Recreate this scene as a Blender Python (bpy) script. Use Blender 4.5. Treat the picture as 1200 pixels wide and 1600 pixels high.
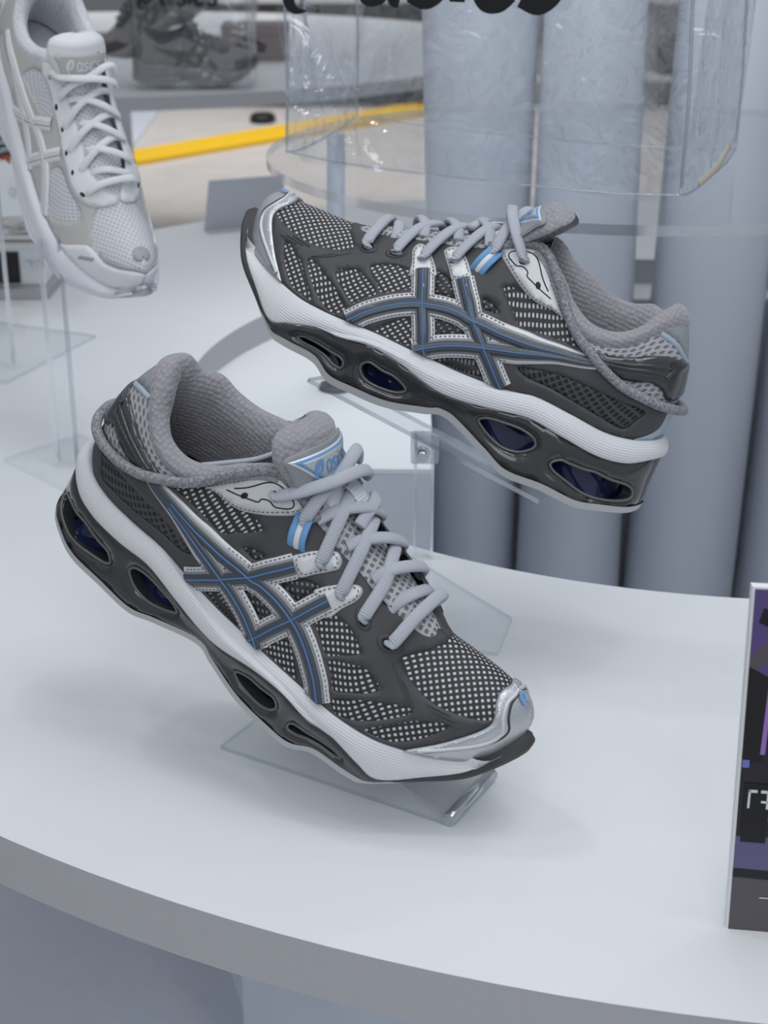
import bpy, bmesh, math, random
import numpy as np
from mathutils import Matrix, Vector
from mathutils.geometry import delaunay_2d_cdt

for _o in list(bpy.data.objects): bpy.data.objects.remove(_o)
SC=bpy.context.scene; COL=SC.collection

# ------------------------------------------------------------------ camera
TABLE_Z=0.80                       # height of the display table top
CAM=Vector((0,0,TABLE_Z+0.512)); PITCH=math.radians(22.5)
cd=bpy.data.cameras.new('camera'); cam=bpy.data.objects.new('camera',cd); COL.objects.link(cam)
cam.location=CAM; cam.rotation_euler=(math.pi/2-PITCH,0,0)
cd.sensor_fit='VERTICAL'; cd.sensor_height=36.0; cd.sensor_width=27.0; cd.lens=36.0*2400/1600
cd.clip_start=0.05; cd.clip_end=80
cd.dof.use_dof=True; cd.dof.focus_distance=0.93; cd.dof.aperture_fstop=13.0
SC.camera=cam

# ------------------------------------------------------------------ world, large lights, exposure
W=bpy.data.worlds.new('world'); SC.world=W; W.use_nodes=True
W.node_tree.nodes['Background'].inputs[0].default_value=(0.86,0.92,1.0,1)
W.node_tree.nodes['Background'].inputs[1].default_value=0.46
def area(name,loc,target,size,power,col=(0.93,0.965,1.0),sy=None,spread=180):
    l=bpy.data.lights.new(name,'AREA'); l.spread=math.radians(spread); l.energy=power; l.color=col; l.size=size
    if sy: l.shape='RECTANGLE'; l.size_y=sy
    o=bpy.data.objects.new(name,l); COL.objects.link(o); o.location=loc
    o.rotation_euler=(Vector(target)-Vector(loc)).to_track_quat('-Z','Y').to_euler()
    return o
area('ceiling_light_main',(.55,.55,2.80),(.30,.85,.8),1.1,12.5,sy=1.1)
area('ceiling_light_accent',(-.85,1.25,2.9),(.05,.9,.8),.16,3.6,(1,.99,.97))
area('fill_light_back',(-.6,8.2,3.6),(-.6,8.2,0),3.0,55,(1,.985,.97),sy=3.0,spread=110)  # added fill, not a real fitting: brightens the far tiled floor
area('fill_light_front',(-.15,-1.0,2.35),(0,.95,.8),1.3,12,sy=1.0)  # added fill from the camera side for the near faces of the shoes
area('fill_light_ring',(.15,1.75,3.0),(.15,1.75,.8),.25,.8,spread=30)  # narrow fill, added to lift the shelf and columns inside the table ring
for _i,(_x,_y) in enumerate(((-.9,.6),(.5,.5),(1.3,1.6),(.2,2.6),(-.3,-.4),(1.6,3.2))):
    area('ceiling_spot',(_x,_y,3.3),(_x*.6,_y*.8+.2,.8),.10,2.2,(1,.99,.97))
SC.view_settings.view_transform='Standard'; SC.view_settings.look='None'
SC.view_settings.exposure=-0.10; SC.view_settings.gamma=1.0; SC.view_settings.use_curve_mapping=False

# ------------------------------------------------------------------ materials
MATS={}
def lin(c):
    return tuple(((x/255)/12.92 if x/255<=.04045 else ((x/255+.055)/1.055)**2.4) for x in c)
def pbr(name,col,rough=.5,metal=0,coat=0,trans=0,ior=1.45,sheen=0,alpha=1,spec=.5):
    m=bpy.data.materials.new(name); m.use_nodes=True; b=m.node_tree.nodes['Principled BSDF']
    b.inputs['Base Color'].default_value=(*col,1); b.inputs['Roughness'].default_value=rough; b.inputs['Metallic'].default_value=metal
    b.inputs['Coat Weight'].default_value=coat; b.inputs['Transmission Weight'].default_value=trans; b.inputs['IOR'].default_value=ior
    b.inputs['Sheen Weight'].default_value=sheen; b.inputs['Alpha'].default_value=alpha; b.inputs['Specular IOR Level'].default_value=spec
    MATS[name]=m; return m
def nd(m,t,**kw):
    n=m.node_tree.nodes.new(t)
    for k,v in kw.items(): setattr(n,k,v)
    return n
def lk(m,a,b): m.node_tree.links.new(a,b)
def bsdf(m): return m.node_tree.nodes['Principled BSDF']
def add_noise(m,scale=60,amount=.12,bump=0,bscale=None,detail=4,dist=.001):
    """colour mottle and fine relief from object-space noise"""
    b=bsdf(m); tc=nd(m,'ShaderNodeTexCoord')
    if amount:
        n=nd(m,'ShaderNodeTexNoise'); n.inputs['Scale'].default_value=scale; n.inputs['Detail'].default_value=detail
        lk(m,tc.outputs['Object'],n.inputs['Vector'])
        mx=nd(m,'ShaderNodeMix',data_type='RGBA'); c=b.inputs['Base Color'].default_value
        mx.inputs['A'].default_value=tuple(max(0,x*(1-amount)) for x in c[:3])+(1,); mx.inputs['B'].default_value=tuple(min(1,x*(1+amount)) for x in c[:3])+(1,)
        lk(m,n.outputs['Fac'],mx.inputs['Factor']); lk(m,mx.outputs['Result'],b.inputs['Base Color'])
    if bump:
        n2=nd(m,'ShaderNodeTexNoise'); n2.inputs['Scale'].default_value=bscale or scale; lk(m,tc.outputs['Object'],n2.inputs['Vector'])
        bp=nd(m,'ShaderNodeBump'); bp.inputs['Strength'].default_value=bump; bp.inputs['Distance'].default_value=dist
        lk(m,n2.outputs['Fac'],bp.inputs['Height']); lk(m,bp.outputs['Normal'],b.inputs['Normal'])
    return m
def cell_mat(name,ground,dots,pitch,size,rough=.6,rot=45,ratio=1.0,depth=.0006,soft=.06,mix=0):
    """net of cells laid out on the UV map (metres): ground = threads, dots = what shows in the openings"""
    m=pbr(name,ground,rough); b=bsdf(m)
    uv=nd(m,'ShaderNodeUVMap'); mp=nd(m,'ShaderNodeMapping'); mp.inputs['Rotation'].default_value=(0,0,math.radians(rot))
    sc=nd(m,'ShaderNodeVectorMath',operation='MULTIPLY'); sc.inputs[1].default_value=(1/pitch,ratio/pitch,1)
    lk(m,uv.outputs['UV'],mp.inputs['Vector']); lk(m,mp.outputs['Vector'],sc.inputs[0])
    fr=nd(m,'ShaderNodeVectorMath',operation='FRACTION'); lk(m,sc.outputs[0],fr.inputs[0])
    sb=nd(m,'ShaderNodeVectorMath',operation='SUBTRACT'); sb.inputs[1].default_value=(.5,.5,0); lk(m,fr.outputs[0],sb.inputs[0])
    ab=nd(m,'ShaderNodeVectorMath',operation='ABSOLUTE'); lk(m,sb.outputs[0],ab.inputs[0])
    sp=nd(m,'ShaderNodeSeparateXYZ'); lk(m,ab.outputs[0],sp.inputs[0])
    px=nd(m,'ShaderNodeMath',operation='POWER'); px.inputs[1].default_value=3; lk(m,sp.outputs['X'],px.inputs[0])
    py=nd(m,'ShaderNodeMath',operation='POWER'); py.inputs[1].default_value=3; lk(m,sp.outputs['Y'],py.inputs[0])
    ad=nd(m,'ShaderNodeMath',operation='ADD'); lk(m,px.outputs[0],ad.inputs[0]); lk(m,py.outputs[0],ad.inputs[1])
    rt=nd(m,'ShaderNodeMath',operation='POWER'); rt.inputs[1].default_value=1/3; lk(m,ad.outputs[0],rt.inputs[0])
    mr=nd(m,'ShaderNodeMapRange'); mr.inputs['From Min'].default_value=size-soft; mr.inputs['From Max'].default_value=size+soft
    mr.inputs['To Min'].default_value=1; mr.inputs['To Max'].default_value=0; lk(m,rt.outputs[0],mr.inputs['Value'])
    mx=nd(m,'ShaderNodeMix',data_type='RGBA'); mx.inputs['A'].default_value=(*ground,1); mx.inputs['B'].default_value=(*dots,1)
    lk(m,mr.outputs['Result'],mx.inputs['Factor']); lk(m,mx.outputs['Result'],b.inputs['Base Color'])
    bp=nd(m,'ShaderNodeBump'); bp.inputs['Strength'].default_value=.7; bp.inputs['Distance'].default_value=depth; bp.invert=True
    lk(m,mr.outputs['Result'],bp.inputs['Height']); lk(m,bp.outputs['Normal'],b.inputs['Normal'])
    return m
def rib_mat(name,col,rough,pitch,axis=1,strength=.5,depth=.0004,metal=0):
    """fine parallel ribs along the UV map"""
    m=pbr(name,col,rough,metal); b=bsdf(m); uv=nd(m,'ShaderNodeUVMap'); sp=nd(m,'ShaderNodeSeparateXYZ'); lk(m,uv.outputs['UV'],sp.inputs[0])
    mu=nd(m,'ShaderNodeMath',operation='MULTIPLY'); mu.inputs[1].default_value=2*math.pi/pitch; lk(m,sp.outputs[axis],mu.inputs[0])
    sn=nd(m,'ShaderNodeMath',operation='SINE'); lk(m,mu.outputs[0],sn.inputs[0])
    bp=nd(m,'ShaderNodeBump'); bp.inputs['Strength'].default_value=strength; bp.inputs['Distance'].default_value=depth
    lk(m,sn.outputs[0],bp.inputs['Height']); lk(m,bp.outputs['Normal'],b.inputs['Normal'])
    return m
def knit_mat(name,col,scale,strength=.6,rough=.9,sheen=.3):
    m=pbr(name,col,rough,sheen=sheen,spec=.2); b=bsdf(m); tc=nd(m,'ShaderNodeTexCoord')
    v=nd(m,'ShaderNodeTexVoronoi'); v.inputs['Scale'].default_value=scale; v.inputs['Randomness'].default_value=.35; lk(m,tc.outputs['Object'],v.inputs['Vector'])
    bp=nd(m,'ShaderNodeBump'); bp.invert=True; bp.inputs['Strength'].default_value=strength; bp.inputs['Distance'].default_value=.0012
    lk(m,v.outputs['Distance'],bp.inputs['Height']); lk(m,bp.outputs['Normal'],b.inputs['Normal'])
    mx=nd(m,'ShaderNodeMix',data_type='RGBA'); mx.inputs['A'].default_value=(*[c*1.1 for c in col],1); mx.inputs['B'].default_value=(*[c*.78 for c in col],1)
    lk(m,v.outputs['Distance'],mx.inputs['Factor']); lk(m,mx.outputs['Result'],b.inputs['Base Color'])
    return m

cell_mat('net',(.028,.028,.031),(.58,.565,.59),.0034,.262)
cell_mat('net_dark',(.030,.030,.033),(.22,.22,.23),.0036,.24)
cell_mat('perforated',(.060,.061,.066),(.010,.010,.012),.0040,.32,rot=45,depth=.001)
cell_mat('collar_mesh',(.40,.40,.43),(.17,.17,.19),.0046,.26,rot=12,ratio=1.5,depth=.0012)
cell_mat('tongue_mesh',(.44,.45,.47),(.16,.16,.18),.0048,.27,rot=20,ratio=1.3,depth=.0012)
add_noise(pbr('overlay',(.062,.063,.069),.55),400,.05,.12,900,dist=.0004)
rib_mat('silver',(.66,.67,.69),.42,.0009,axis=0,strength=.25,depth=.0002,metal=.25)
rib_mat('silver_cap',(.52,.54,.57),.32,.0012,axis=1,strength=.15,depth=.0002,metal=.55)
pbr('stripe_edge',(.25,.26,.28),.4,metal=.2)
add_noise(pbr('stripe_navy',(.055,.068,.088),.35,coat=.25),2500,.35)
pbr('stripe_blue',(.085,.20,.44),.4)
pbr('thread',(.13,.13,.145),.8)
pbr('thread_light',(.55,.56,.58),.8)
rib_mat('lace',(.45,.475,.53),.9,.0013,axis=0,strength=.42,depth=.0004)
add_noise(pbr('rope',(.26,.265,.29),.9),520,.85,.9,900,dist=.0012,detail=1)
knit_mat('lining',(.33,.32,.35),330,.8)
add_noise(pbr('heel_fabric',(.29,.305,.33),.85),900,.1,.4,1600,dist=.0004)
rib_mat('foam',(.70,.71,.74),.55,.0017,axis=1,strength=.35,depth=.0003)
pbr('smoke_tpu',(.038,.039,.043),.13,coat=.5)
pbr('smoke_rim',(.115,.112,.108),.25,coat=.2)
add_noise(pbr('gel',(.010,.016,.060),.12,coat=.5),70,.7)
pbr('rubber',(.050,.051,.055),.6)
pbr('outsole_pale',(.47,.48,.49),.5)
pbr('insole',(.012,.012,.02),.9)
pbr('clip',(.040,.041,.046),.2,coat=.5)
pbr('web_blue',(.15,.34,.62),.7); pbr('web_white',(.70,.73,.77),.7)
rib_mat('web_pale',(.62,.66,.70),.6,.0020,axis=0,strength=.4)
pbr('label_plate',(.50,.53,.56),.3,metal=.3); pbr('label_rim',(.72,.75,.79),.3,metal=.3)
pbr('print_blue',(.15,.32,.60),.45); pbr('black',(.008,.008,.009),.5); pbr('heel_strip',(.36,.44,.52),.5)
# ---- shoe form: stations run from the heel centre (0) to the toe centre (17) on the outer half ----
BITE=np.array([(.0085,0,.0400),(.0120,.0165,.0380),(.0240,.0260,.0340),(.0420,.0310,.0315),(.0660,.0358,.0335),(.0900,.0378,.0345),
 (.1120,.0398,.0315),(.1370,.0425,.0300),(.1550,.0443,.0300),(.1780,.0470,.0305),(.2000,.0488,.0310),(.2200,.0488,.0300),(.2380,.0472,.0295),
 (.2560,.0435,.0300),(.2730,.0375,.0330),(.2900,.0280,.0365),(.3060,.0150,.0420),(.3165,-.0040,.0500)])
TOP=np.array([(.0275,0,.1165),(.0315,.0110,.1165),(.0395,.0200,.1085),(.0480,.0265,.0960),(.0600,.0310,.0875),(.0770,.0320,.0855),
 (.0950,.0300,.0940),(.1080,.0265,.1070),(.1270,.0225,.1200),(.1510,.0190,.1110),(.1740,.0170,.1015),(.1970,.0165,.0950),(.2190,.0150,.0880),
 (.2440,-.0015,.0850),(.2620,-.0050,.0830),(.2820,-.0060,.0825),(.2940,-.0060,.0820),(.2990,-.0060,.0815)])
# bulge added at one third and two thirds of each rib
BU1=np.array([(-.008,0,0),(-.006,.004,0),(-.003,.006,0),(0,.006,0),(0,.006,0),(0,.006,0),(0,.006,0),(0,.005,0),(0,.0045,0),(0,.005,.001),(0,.0055,.001),
 (0,.006,.002),(0,.007,.003),(0,.008,.004),(.002,.009,.006),(.004,.009,.008),(.007,.007,.010),(.010,0,.011)])
BU2=np.array([(-.010,0,0),(-.008,.005,0),(-.003,.007,0),(0,.006,0),(0,.006,0),(0,.006,0),(0,.006,0),(0,.006,.001),(0,.006,.002),(0,.006,.003),(0,.006,.004),
 (0,.007,.006),(0,.008,.008),(0,.009,.010),(.002,.010,.012),(.004,.011,.013),(.008,.009,.013),(.012,0,.013)])
WB=np.array([(.0035,0,.0310),(.0085,.0180,.0285),(.0220,.0285,.0205),(.0400,.0345,.0178),(.0640,.0400,.0205),(.0880,.0415,.0227),
 (.1130,.0440,.0183),(.1370,.0467,.0146),(.1535,.0485,.0153),(.1780,.0510,.0218),(.1995,.0530,.0242),(.2195,.0530,.0205),(.2380,.0515,.0180),
 (.2560,.0490,.0125),(.2705,.0445,.0085),(.2890,.0345,.0215),(.3112,.0185,.0405),(.3225,-.0040,.0660)])
SB=np.array([(.0020,0,-.0060),(.0090,.0240,-.0085),(.0250,.0350,-.0125),(.0400,.0390,-.0160),(.0630,.0420,-.0150),(.0880,.0420,-.0167),
 (.1070,.0420,-.0095),(.1370,.0440,.0020),(.1520,.0460,-.0015),(.1760,.0490,-.0077),(.1990,.0510,-.0085),(.2170,.0510,-.0080),(.2315,.0490,-.0008),
 (.2540,.0470,.0003),(.2680,.0430,.0028),(.2900,.0330,.0175),(.3120,.0195,.0345),(.3270,-.0040,.0560)])
NST=17
MEDK=np.array([1,1,.98,.96,.92,.88,.84,.82,.84,.88,.93,.97,.99,1,1,1,1,1.])
MTOP=TOP.copy()*[1,-1,1]
MTOP[3]=(.0500,-.0270,.1085);MTOP[4]=(.0630,-.0305,.1035);MTOP[5]=(.0790,-.0310,.1035);MTOP[6]=(.0960,-.0290,.1090);MTOP[7]=(.1100,-.0255,.1150)
MTOP[8]=(.1270,-.0225,.1240);MTOP[9]=(.1510,-.0190,.1170);MTOP[10]=(.1740,-.0180,.1090);MTOP[11]=(.1970,-.0180,.1020);MTOP[12]=(.2190,-.0170,.0945)
for i in (13,14,15,16,17): MTOP[i]=TOP[i]*[1,1,1]
MTOP[13]=(.2440,-.0045,.0855)
YC=np.interp(np.arange(18),[0,10,17],[0,0,-.004])
def med(P,k=MEDK):
    Q=P.copy();Q[:,1]=YC-(P[:,1]-YC)*k;return Q
def cr(P,u,m0,m1):
    """Catmull-Rom through the rows of P (m0/m1 rows continue it past its ends)."""
    E=np.vstack([m0,P,m1]);u=np.clip(np.asarray(u,float),0,len(P)-1)
    i=np.minimum(u.astype(int),len(P)-2);t=(u-i)[...,None]
    a,b,c,d=E[i],E[i+1],E[i+2],E[i+3]
    return .5*((2*b)+(c-a)*t+(2*a-5*b+4*c-d)*t*t+(3*b-a-3*c+d)*t**3)
def mir(p,yc): q=np.array(p,float).copy();q[1]=2*yc-q[1];return q
def curve(P,u,toe=True):
    return cr(P,u,mir(P[1],0),mir(P[-2],-.004) if toe else 2*P[-1]-P[-2])
def side_curves(medial=False):
    if not medial: return BITE,TOP,BU1,BU2
    return med(BITE),MTOP,BU1*[1,-1,1],BU2*[1,-1,1]
def upper(u,v,medial=False):
    B,T,b1,b2=side_curves(medial)
    u=np.asarray(u,float);v=np.asarray(v,float)
    b=curve(B,u);t=cr(T,u,mir(T[1],0),T[-1]+(T[-1]-T[-2]))
    w1=cr(b1,u,b1[0],b1[-1]);w2=cr(b2,u,b2[0],b2[-1])
    c1=b+(t-b)/3+w1;c2=b+(t-b)*2/3+w2;v=v[...,None]
    return b*(1-v)**3+3*c1*v*(1-v)**2+3*c2*v*v*(1-v)+t*v**3
def sole(u,t,medial=False):
    """t 0..1 white foam from bite line to its lower edge, 1..2 shank from there to the ground edge"""
    u=np.asarray(u,float);t=np.asarray(t,float)
    f=(lambda P:med(P)) if medial else (lambda P:P)
    b=curve(f(BITE),u);w=curve(f(WB),u);s=curve(f(SB),u);t=t[...,None]
    sg=-1 if medial else 1
    out=np.where(t<=1,b+(w-b)*t,w+(s-w)*(t-1))
    # soft outward swell of each band
    tan=curve(f(WB),u+.02)-curve(f(WB),u-.02)
    n=np.stack([-tan[...,1],tan[...,0],0*tan[...,0]],-1) if not medial else np.stack([tan[...,1],-tan[...,0],0*tan[...,0]],-1)
    n/=np.linalg.norm(n,axis=-1,keepdims=True)+1e-12
    sw=np.where(t<=1,.0022*np.sin(np.pi*np.clip(t,0,1))**.8,-.0012*np.sin(np.pi*np.clip(t-1,0,1)))
    return out+n*sw
def sole_normal(u,t,medial=False,e=1e-3):
    a=sole(u+e*5,t,medial)-sole(u-e*5,t,medial);t0=np.clip(np.asarray(t)-e*5,0,2);t1=np.clip(np.asarray(t)+e*5,0,2)
    b=sole(u,t1,medial)-sole(u,t0,medial);n=np.cross(a,b);n=n if medial else -n
    n=-n
    return n/(np.linalg.norm(n,axis=-1,keepdims=True)+1e-12)
def upper_normal(u,v,medial=False,e=.005):
    u=np.asarray(u,float);v=np.asarray(v,float)
    u0,u1=np.clip(u-e*3,0,NST),np.clip(u+e*3,0,NST);v0,v1=np.clip(v-e,0,1),np.clip(v+e,0,1)
    a=upper(u1,v,medial)-upper(u0,v,medial);b=upper(u,v1,medial)-upper(u,v0,medial)
    n=np.cross(b,a);n=-n if medial else n
    return n/(np.linalg.norm(n,axis=-1,keepdims=True)+1e-12)
# ------------------------------------------------------------------ mesh helpers
def tag(o,label=None,cat=None,group=None,kind=None):
    if label: o['label']=label
    if cat: o['category']=cat
    if group: o['group']=group
    if kind: o['kind']=kind
    return o
def empty(name,mat,label=None,cat=None,group=None):
    o=bpy.data.objects.new(name,None); COL.objects.link(o); o.empty_display_size=.05; o.matrix_world=mat
    return tag(o,label,cat,group)
def link(name,me,mat,parent=None,smooth=True):
    if mat is not None:
        for mm in (mat if isinstance(mat,(list,tuple)) else [mat]): me.materials.append(MATS[mm] if isinstance(mm,str) else mm)
    if smooth and len(me.polygons): me.polygons.foreach_set('use_smooth',np.ones(len(me.polygons),bool))
    o=bpy.data.objects.new(name,me); COL.objects.link(o)
    if parent is not None: o.parent=parent
    return o
class Ctx: mirror=False; root=None; form=None
X=Ctx()
def mk(name,verts,faces,mat,parent=None,uv=None,smooth=True,flip=True):
    v=np.asarray(verts,float).reshape(-1,3)
    f=[list(a) for a in faces]
    if X.mirror and flip: v=v*[1,-1,1]; f=[a[::-1] for a in f]
    me=bpy.data.meshes.new(name); me.from_pydata(v.tolist(),[],f)
    if uv is not None:
        uv=np.asarray(uv,float); l=me.uv_layers.new(name='UVMap'); idx=np.empty(len(me.loops),int); me.loops.foreach_get('vertex_index',idx)
        l.data.foreach_set('uv',uv[idx].ravel())
    me.update()
    return link(name,me,mat,parent if parent is not None else X.root,smooth)
def gridfaces(nu,nv,closed=False,flip=False,off=0):
    F=[]
    for i in range(nu if closed else nu-1):
        for j in range(nv-1):
            a=i*nv+j;b=((i+1)%nu)*nv+j
            q=[off+a,off+b,off+b+1,off+a+1]; F.append(q[::-1] if flip else q)
    return F
def gridmesh(name,P,mat,parent=None,closed=False,flip=False,uv=None,smooth=True):
    nu,nv=P.shape[:2]
    if uv is None:
        d=np.linalg.norm(np.diff(P,axis=0),axis=-1).mean(1); a=np.r_[0,np.cumsum(d)]
        e=np.linalg.norm(np.diff(P,axis=1),axis=-1); b=np.c_[np.zeros(nu),np.cumsum(e,1)]
        uv=np.stack([np.repeat(a[:,None],nv,1),b],-1)
    return mk(name,P,gridfaces(nu,nv,closed,flip),mat,parent,uv.reshape(-1,2),smooth)
def dense(pts,n=8,closed=False):
    """smooth curve through 2D/3D points"""
    p=np.asarray(pts,float); k=len(p); out=[]
    for i in range(k if closed else k-1):
        a,b,c,d=(p[(i-1)%k],p[i],p[(i+1)%k],p[(i+2)%k]) if closed else (p[max(i-1,0)],p[i],p[i+1],p[min(i+2,k-1)])
        for s in range(n):
            t=s/n; out.append(.5*((2*b)+(c-a)*t+(2*a-5*b+4*c-d)*t*t+(3*b-a-3*c+d)*t**3))
    if not closed: out.append(p[-1])
    return np.array(out)
def inside(px,py,poly):
    c=np.zeros(np.shape(px),bool); q=np.roll(poly,-1,axis=0)
    for (x0,y0),(x1,y1) in zip(poly,q):
        if y0==y1: continue
        m=((y0>py)!=(y1>py))&(px<(x1-x0)*(py-y0)/(y1-y0)+x0); c^=m
    return c
def cdt_region(outer,holes,step,cs):
    """triangulate a flat region with holes in chart units (cs scales the chart to mm); returns uv points, tris"""
    cs=np.array(cs,float); outer=np.asarray(outer)*cs; holes=[np.asarray(h)*cs for h in holes]
    V=[];E=[]
    for lp in [outer]+holes:
        # resample to the step
        q=[]
        for a,b in zip(lp,np.roll(lp,-1,axis=0)):
            n=max(1,int(np.ceil(np.linalg.norm(b-a)/step)))
            for s in range(n): q.append(a+(b-a)*s/n)
        o=len(V); V+=q; E+=[(o+i,o+(i+1)%len(q)) for i in range(len(q))]
    lo=outer.min(0);hi=outer.max(0)
    gx=np.arange(lo[0]+step*.5,hi[0],step*1.15);gy=np.arange(lo[1]+step*.5,hi[1],step*1.15)
    G=np.array([(x+(step*.55 if k%2 else 0),y) for k,y in enumerate(gy) for x in gx]) if len(gx) and len(gy) else np.zeros((0,2))
    if len(G):
        bd=np.array(V); keep=inside(G[:,0],G[:,1],outer)
        for h in holes: keep&=~inside(G[:,0],G[:,1],h)
        G=G[keep]
        if len(G):
            d=np.min(((G[:,None,:]-bd[None])**2).sum(-1),axis=1) if len(G)*len(bd)<4e6 else np.array([((bd-g)**2).sum(1).min() for g in G])
            G=G[d>(.55*step)**2]
    allv=[Vector((float(a),float(b))) for a,b in list(V)+list(G)]
    r=delaunay_2d_cdt(allv,E,[],0,1e-5)
    P=np.array([(v.x,v.y) for v in r[0]]); T=np.array([f for f in r[2] if len(f)==3],int)
    c=P[T].mean(1); ok=inside(c[:,0],c[:,1],outer)
    for h in holes: ok&=~inside(c[:,0],c[:,1],h)
    T=T[ok]
    a=P[T[:,1]]-P[T[:,0]];b=P[T[:,2]]-P[T[:,0]]; sg=a[:,0]*b[:,1]-a[:,1]*b[:,0]
    T[sg<0]=T[sg<0][:,::-1]
    used,inv_=np.unique(T,return_inverse=True)
    return P[used]/cs,inv_.reshape(T.shape)
def boundary_edges(T):
    cnt={}
    for t in T:
        for i in range(3):
            a,b=int(t[i]),int(t[(i+1)%3]); cnt[(a,b)]=1
    return [(a,b) for (a,b) in cnt if (b,a) not in cnt]
def upper_uv(u,v,medial):
    P=upper(u,v,medial); 
    k=np.linspace(0,1,9); acc=np.zeros(np.shape(u)); vv=np.asarray(v,float); prev=None
    for s in k:
        q=upper(u,vv+(1-vv)*s,medial)
        if prev is not None: acc=acc+np.linalg.norm((q-prev)[...,1:],axis=-1)
        prev=q
    return np.stack([P[...,0],acc],-1)
def overlay(name,outer,holes=(),h=.0008,mat='overlay',medial=False,step=2.6,parent=None,base=0.0,smooth_in=True,n=6):
    o=dense(outer,n,True) if smooth_in else np.asarray(outer,float)
    hs=[dense(q,6,True) for q in holes]
    for q in hs+[o]: q[:,1]=np.clip(q[:,1],-.02,1.06)
    o[:,1]=np.clip(o[:,1],0,1.0); o[:,0]=np.clip(o[:,0],0,17)
    P,T=cdt_region(o,hs,step,(18,70))
    u,v=P[:,0],np.clip(P[:,1],0,1)
    be=boundary_edges(T); bv=np.zeros(len(P),bool)
    for a,b in be: bv[a]=bv[b]=True
    S=upper(u,v,medial);N=upper_normal(u,v,medial)
    top=S+N*(base+np.where(bv,h*.6,h))[:,None]; low=S+N*(base-.0004)
    verts=np.vstack([top,low[bv]]); idx=-np.ones(len(P),int); idx[bv]=len(P)+np.arange(bv.sum())
    F=[list(t) for t in T]+[[a,int(idx[a]),int(idx[b]),b] for a,b in be]
    # orientation
    tn=np.cross(S[T[:,1]]-S[T[:,0]],S[T[:,2]]-S[T[:,0]]); 
    if (tn*N[T[:,0]]).sum()<0: F=[f[::-1] for f in F]
    uvm=upper_uv(u,v,medial); uv=np.vstack([uvm,uvm[bv]])
    return mk(name,verts,F,mat,parent,uv)
def sample(line,nseg=6): return dense(line,nseg)
def strip_points(line,medial=False,step=.0016,n=10):
    """points on the upper, evenly spaced, with tangent, side direction and the chart step for 1 m sideways"""
    c=dense(line,n); u,v=np.clip(c[:,0],0.0,17),np.clip(c[:,1],0,1.0)
    P=upper(u,v,medial); s=np.r_[0,np.cumsum(np.linalg.norm(np.diff(P,axis=0),axis=1))]
    m=max(3,int(s[-1]/step)); q=np.linspace(0,s[-1],m)
    u=np.interp(q,s,u);v=np.interp(q,s,v); P=upper(u,v,medial); N=upper_normal(u,v,medial)
    T=np.gradient(P,axis=0); T/=np.linalg.norm(T,axis=1,keepdims=True)+1e-12
    B=np.cross(N,T)
    e=.01
    Su=(upper(np.clip(u+e,0,17),v,medial)-upper(np.clip(u-e,0,17),v,medial))/((np.clip(u+e,0,17)-np.clip(u-e,0,17))[:,None])
    Sv=(upper(u,np.clip(v+e,0,1),medial)-upper(u,np.clip(v-e,0,1),medial))/((np.clip(v+e,0,1)-np.clip(v-e,0,1))[:,None])
    a=(Su*Su).sum(1);b=(Su*Sv).sum(1);c_=(Sv*Sv).sum(1);d=(Su*B).sum(1);f=(Sv*B).sum(1); det=a*c_-b*b+1e-15
    du=(d*c_-f*b)/det; dv=(a*f-b*d)/det
    return q,u,v,du,dv
def strip_geo(line,w,h,medial=False,base=0,k=5,cap=True):
    q,u,v,du,dv=strip_points(line,medial)
    ww=np.interp(q/q[-1],np.linspace(0,1,len(w)),w) if hasattr(w,'__len__') else np.full(len(q),w)
    off=np.linspace(-.5,.5,k); rows=[]
    prof=np.array([.35]+[1]*(k-2)+[.35])
    U=np.clip(u[:,None]+du[:,None]*ww[:,None]*off,0,17);V=np.clip(v[:,None]+dv[:,None]*ww[:,None]*off,0,1)
    S=upper(U,V,medial);N=upper_normal(U,V,medial)
    P=S+N*(base+h*prof)[None,:,None]
    lowL=S[:,:1]+N[:,:1]*(base-.0005);lowR=S[:,-1:]+N[:,-1:]*(base-.0005)
    P=np.concatenate([lowL,P,lowR],1)
    e=np.abs(off)*1.0
    uv=np.stack([np.repeat(q[:,None],k+2,1),np.repeat((np.r_[off[0],off,off[-1]])[None]*np.mean(ww),len(q),0)],-1)
    return P,uv
def strips(name,lines,w,h,mat,medial=False,base=0,parent=None,k=5):
    Vs=[];Fs=[];U=[];o=0
    for i,l in enumerate(lines):
        P,uv=strip_geo(l,w[i] if isinstance(w,list) else w,h,medial,base+i*.00006,k); nu,nv=P.shape[:2]
        n=np.cross(P[1:,2]-P[:-1,2],P[:-1,3]-P[:-1,2]).sum(0); N=(P[:,3]-P[:,0])
        fl=(np.cross(P[nu//2+1 if nu//2+1<nu else nu//2,2]-P[nu//2,2],P[nu//2,3]-P[nu//2,2])@(P[nu//2,2]-P[nu//2,0]))<0
        Vs.append(P.reshape(-1,3));U.append(uv.reshape(-1,2));Fs+=gridfaces(nu,nv,off=o,flip=fl);o+=nu*nv
    return mk(name,np.vstack(Vs),Fs,mat,parent,np.vstack(U))
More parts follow.
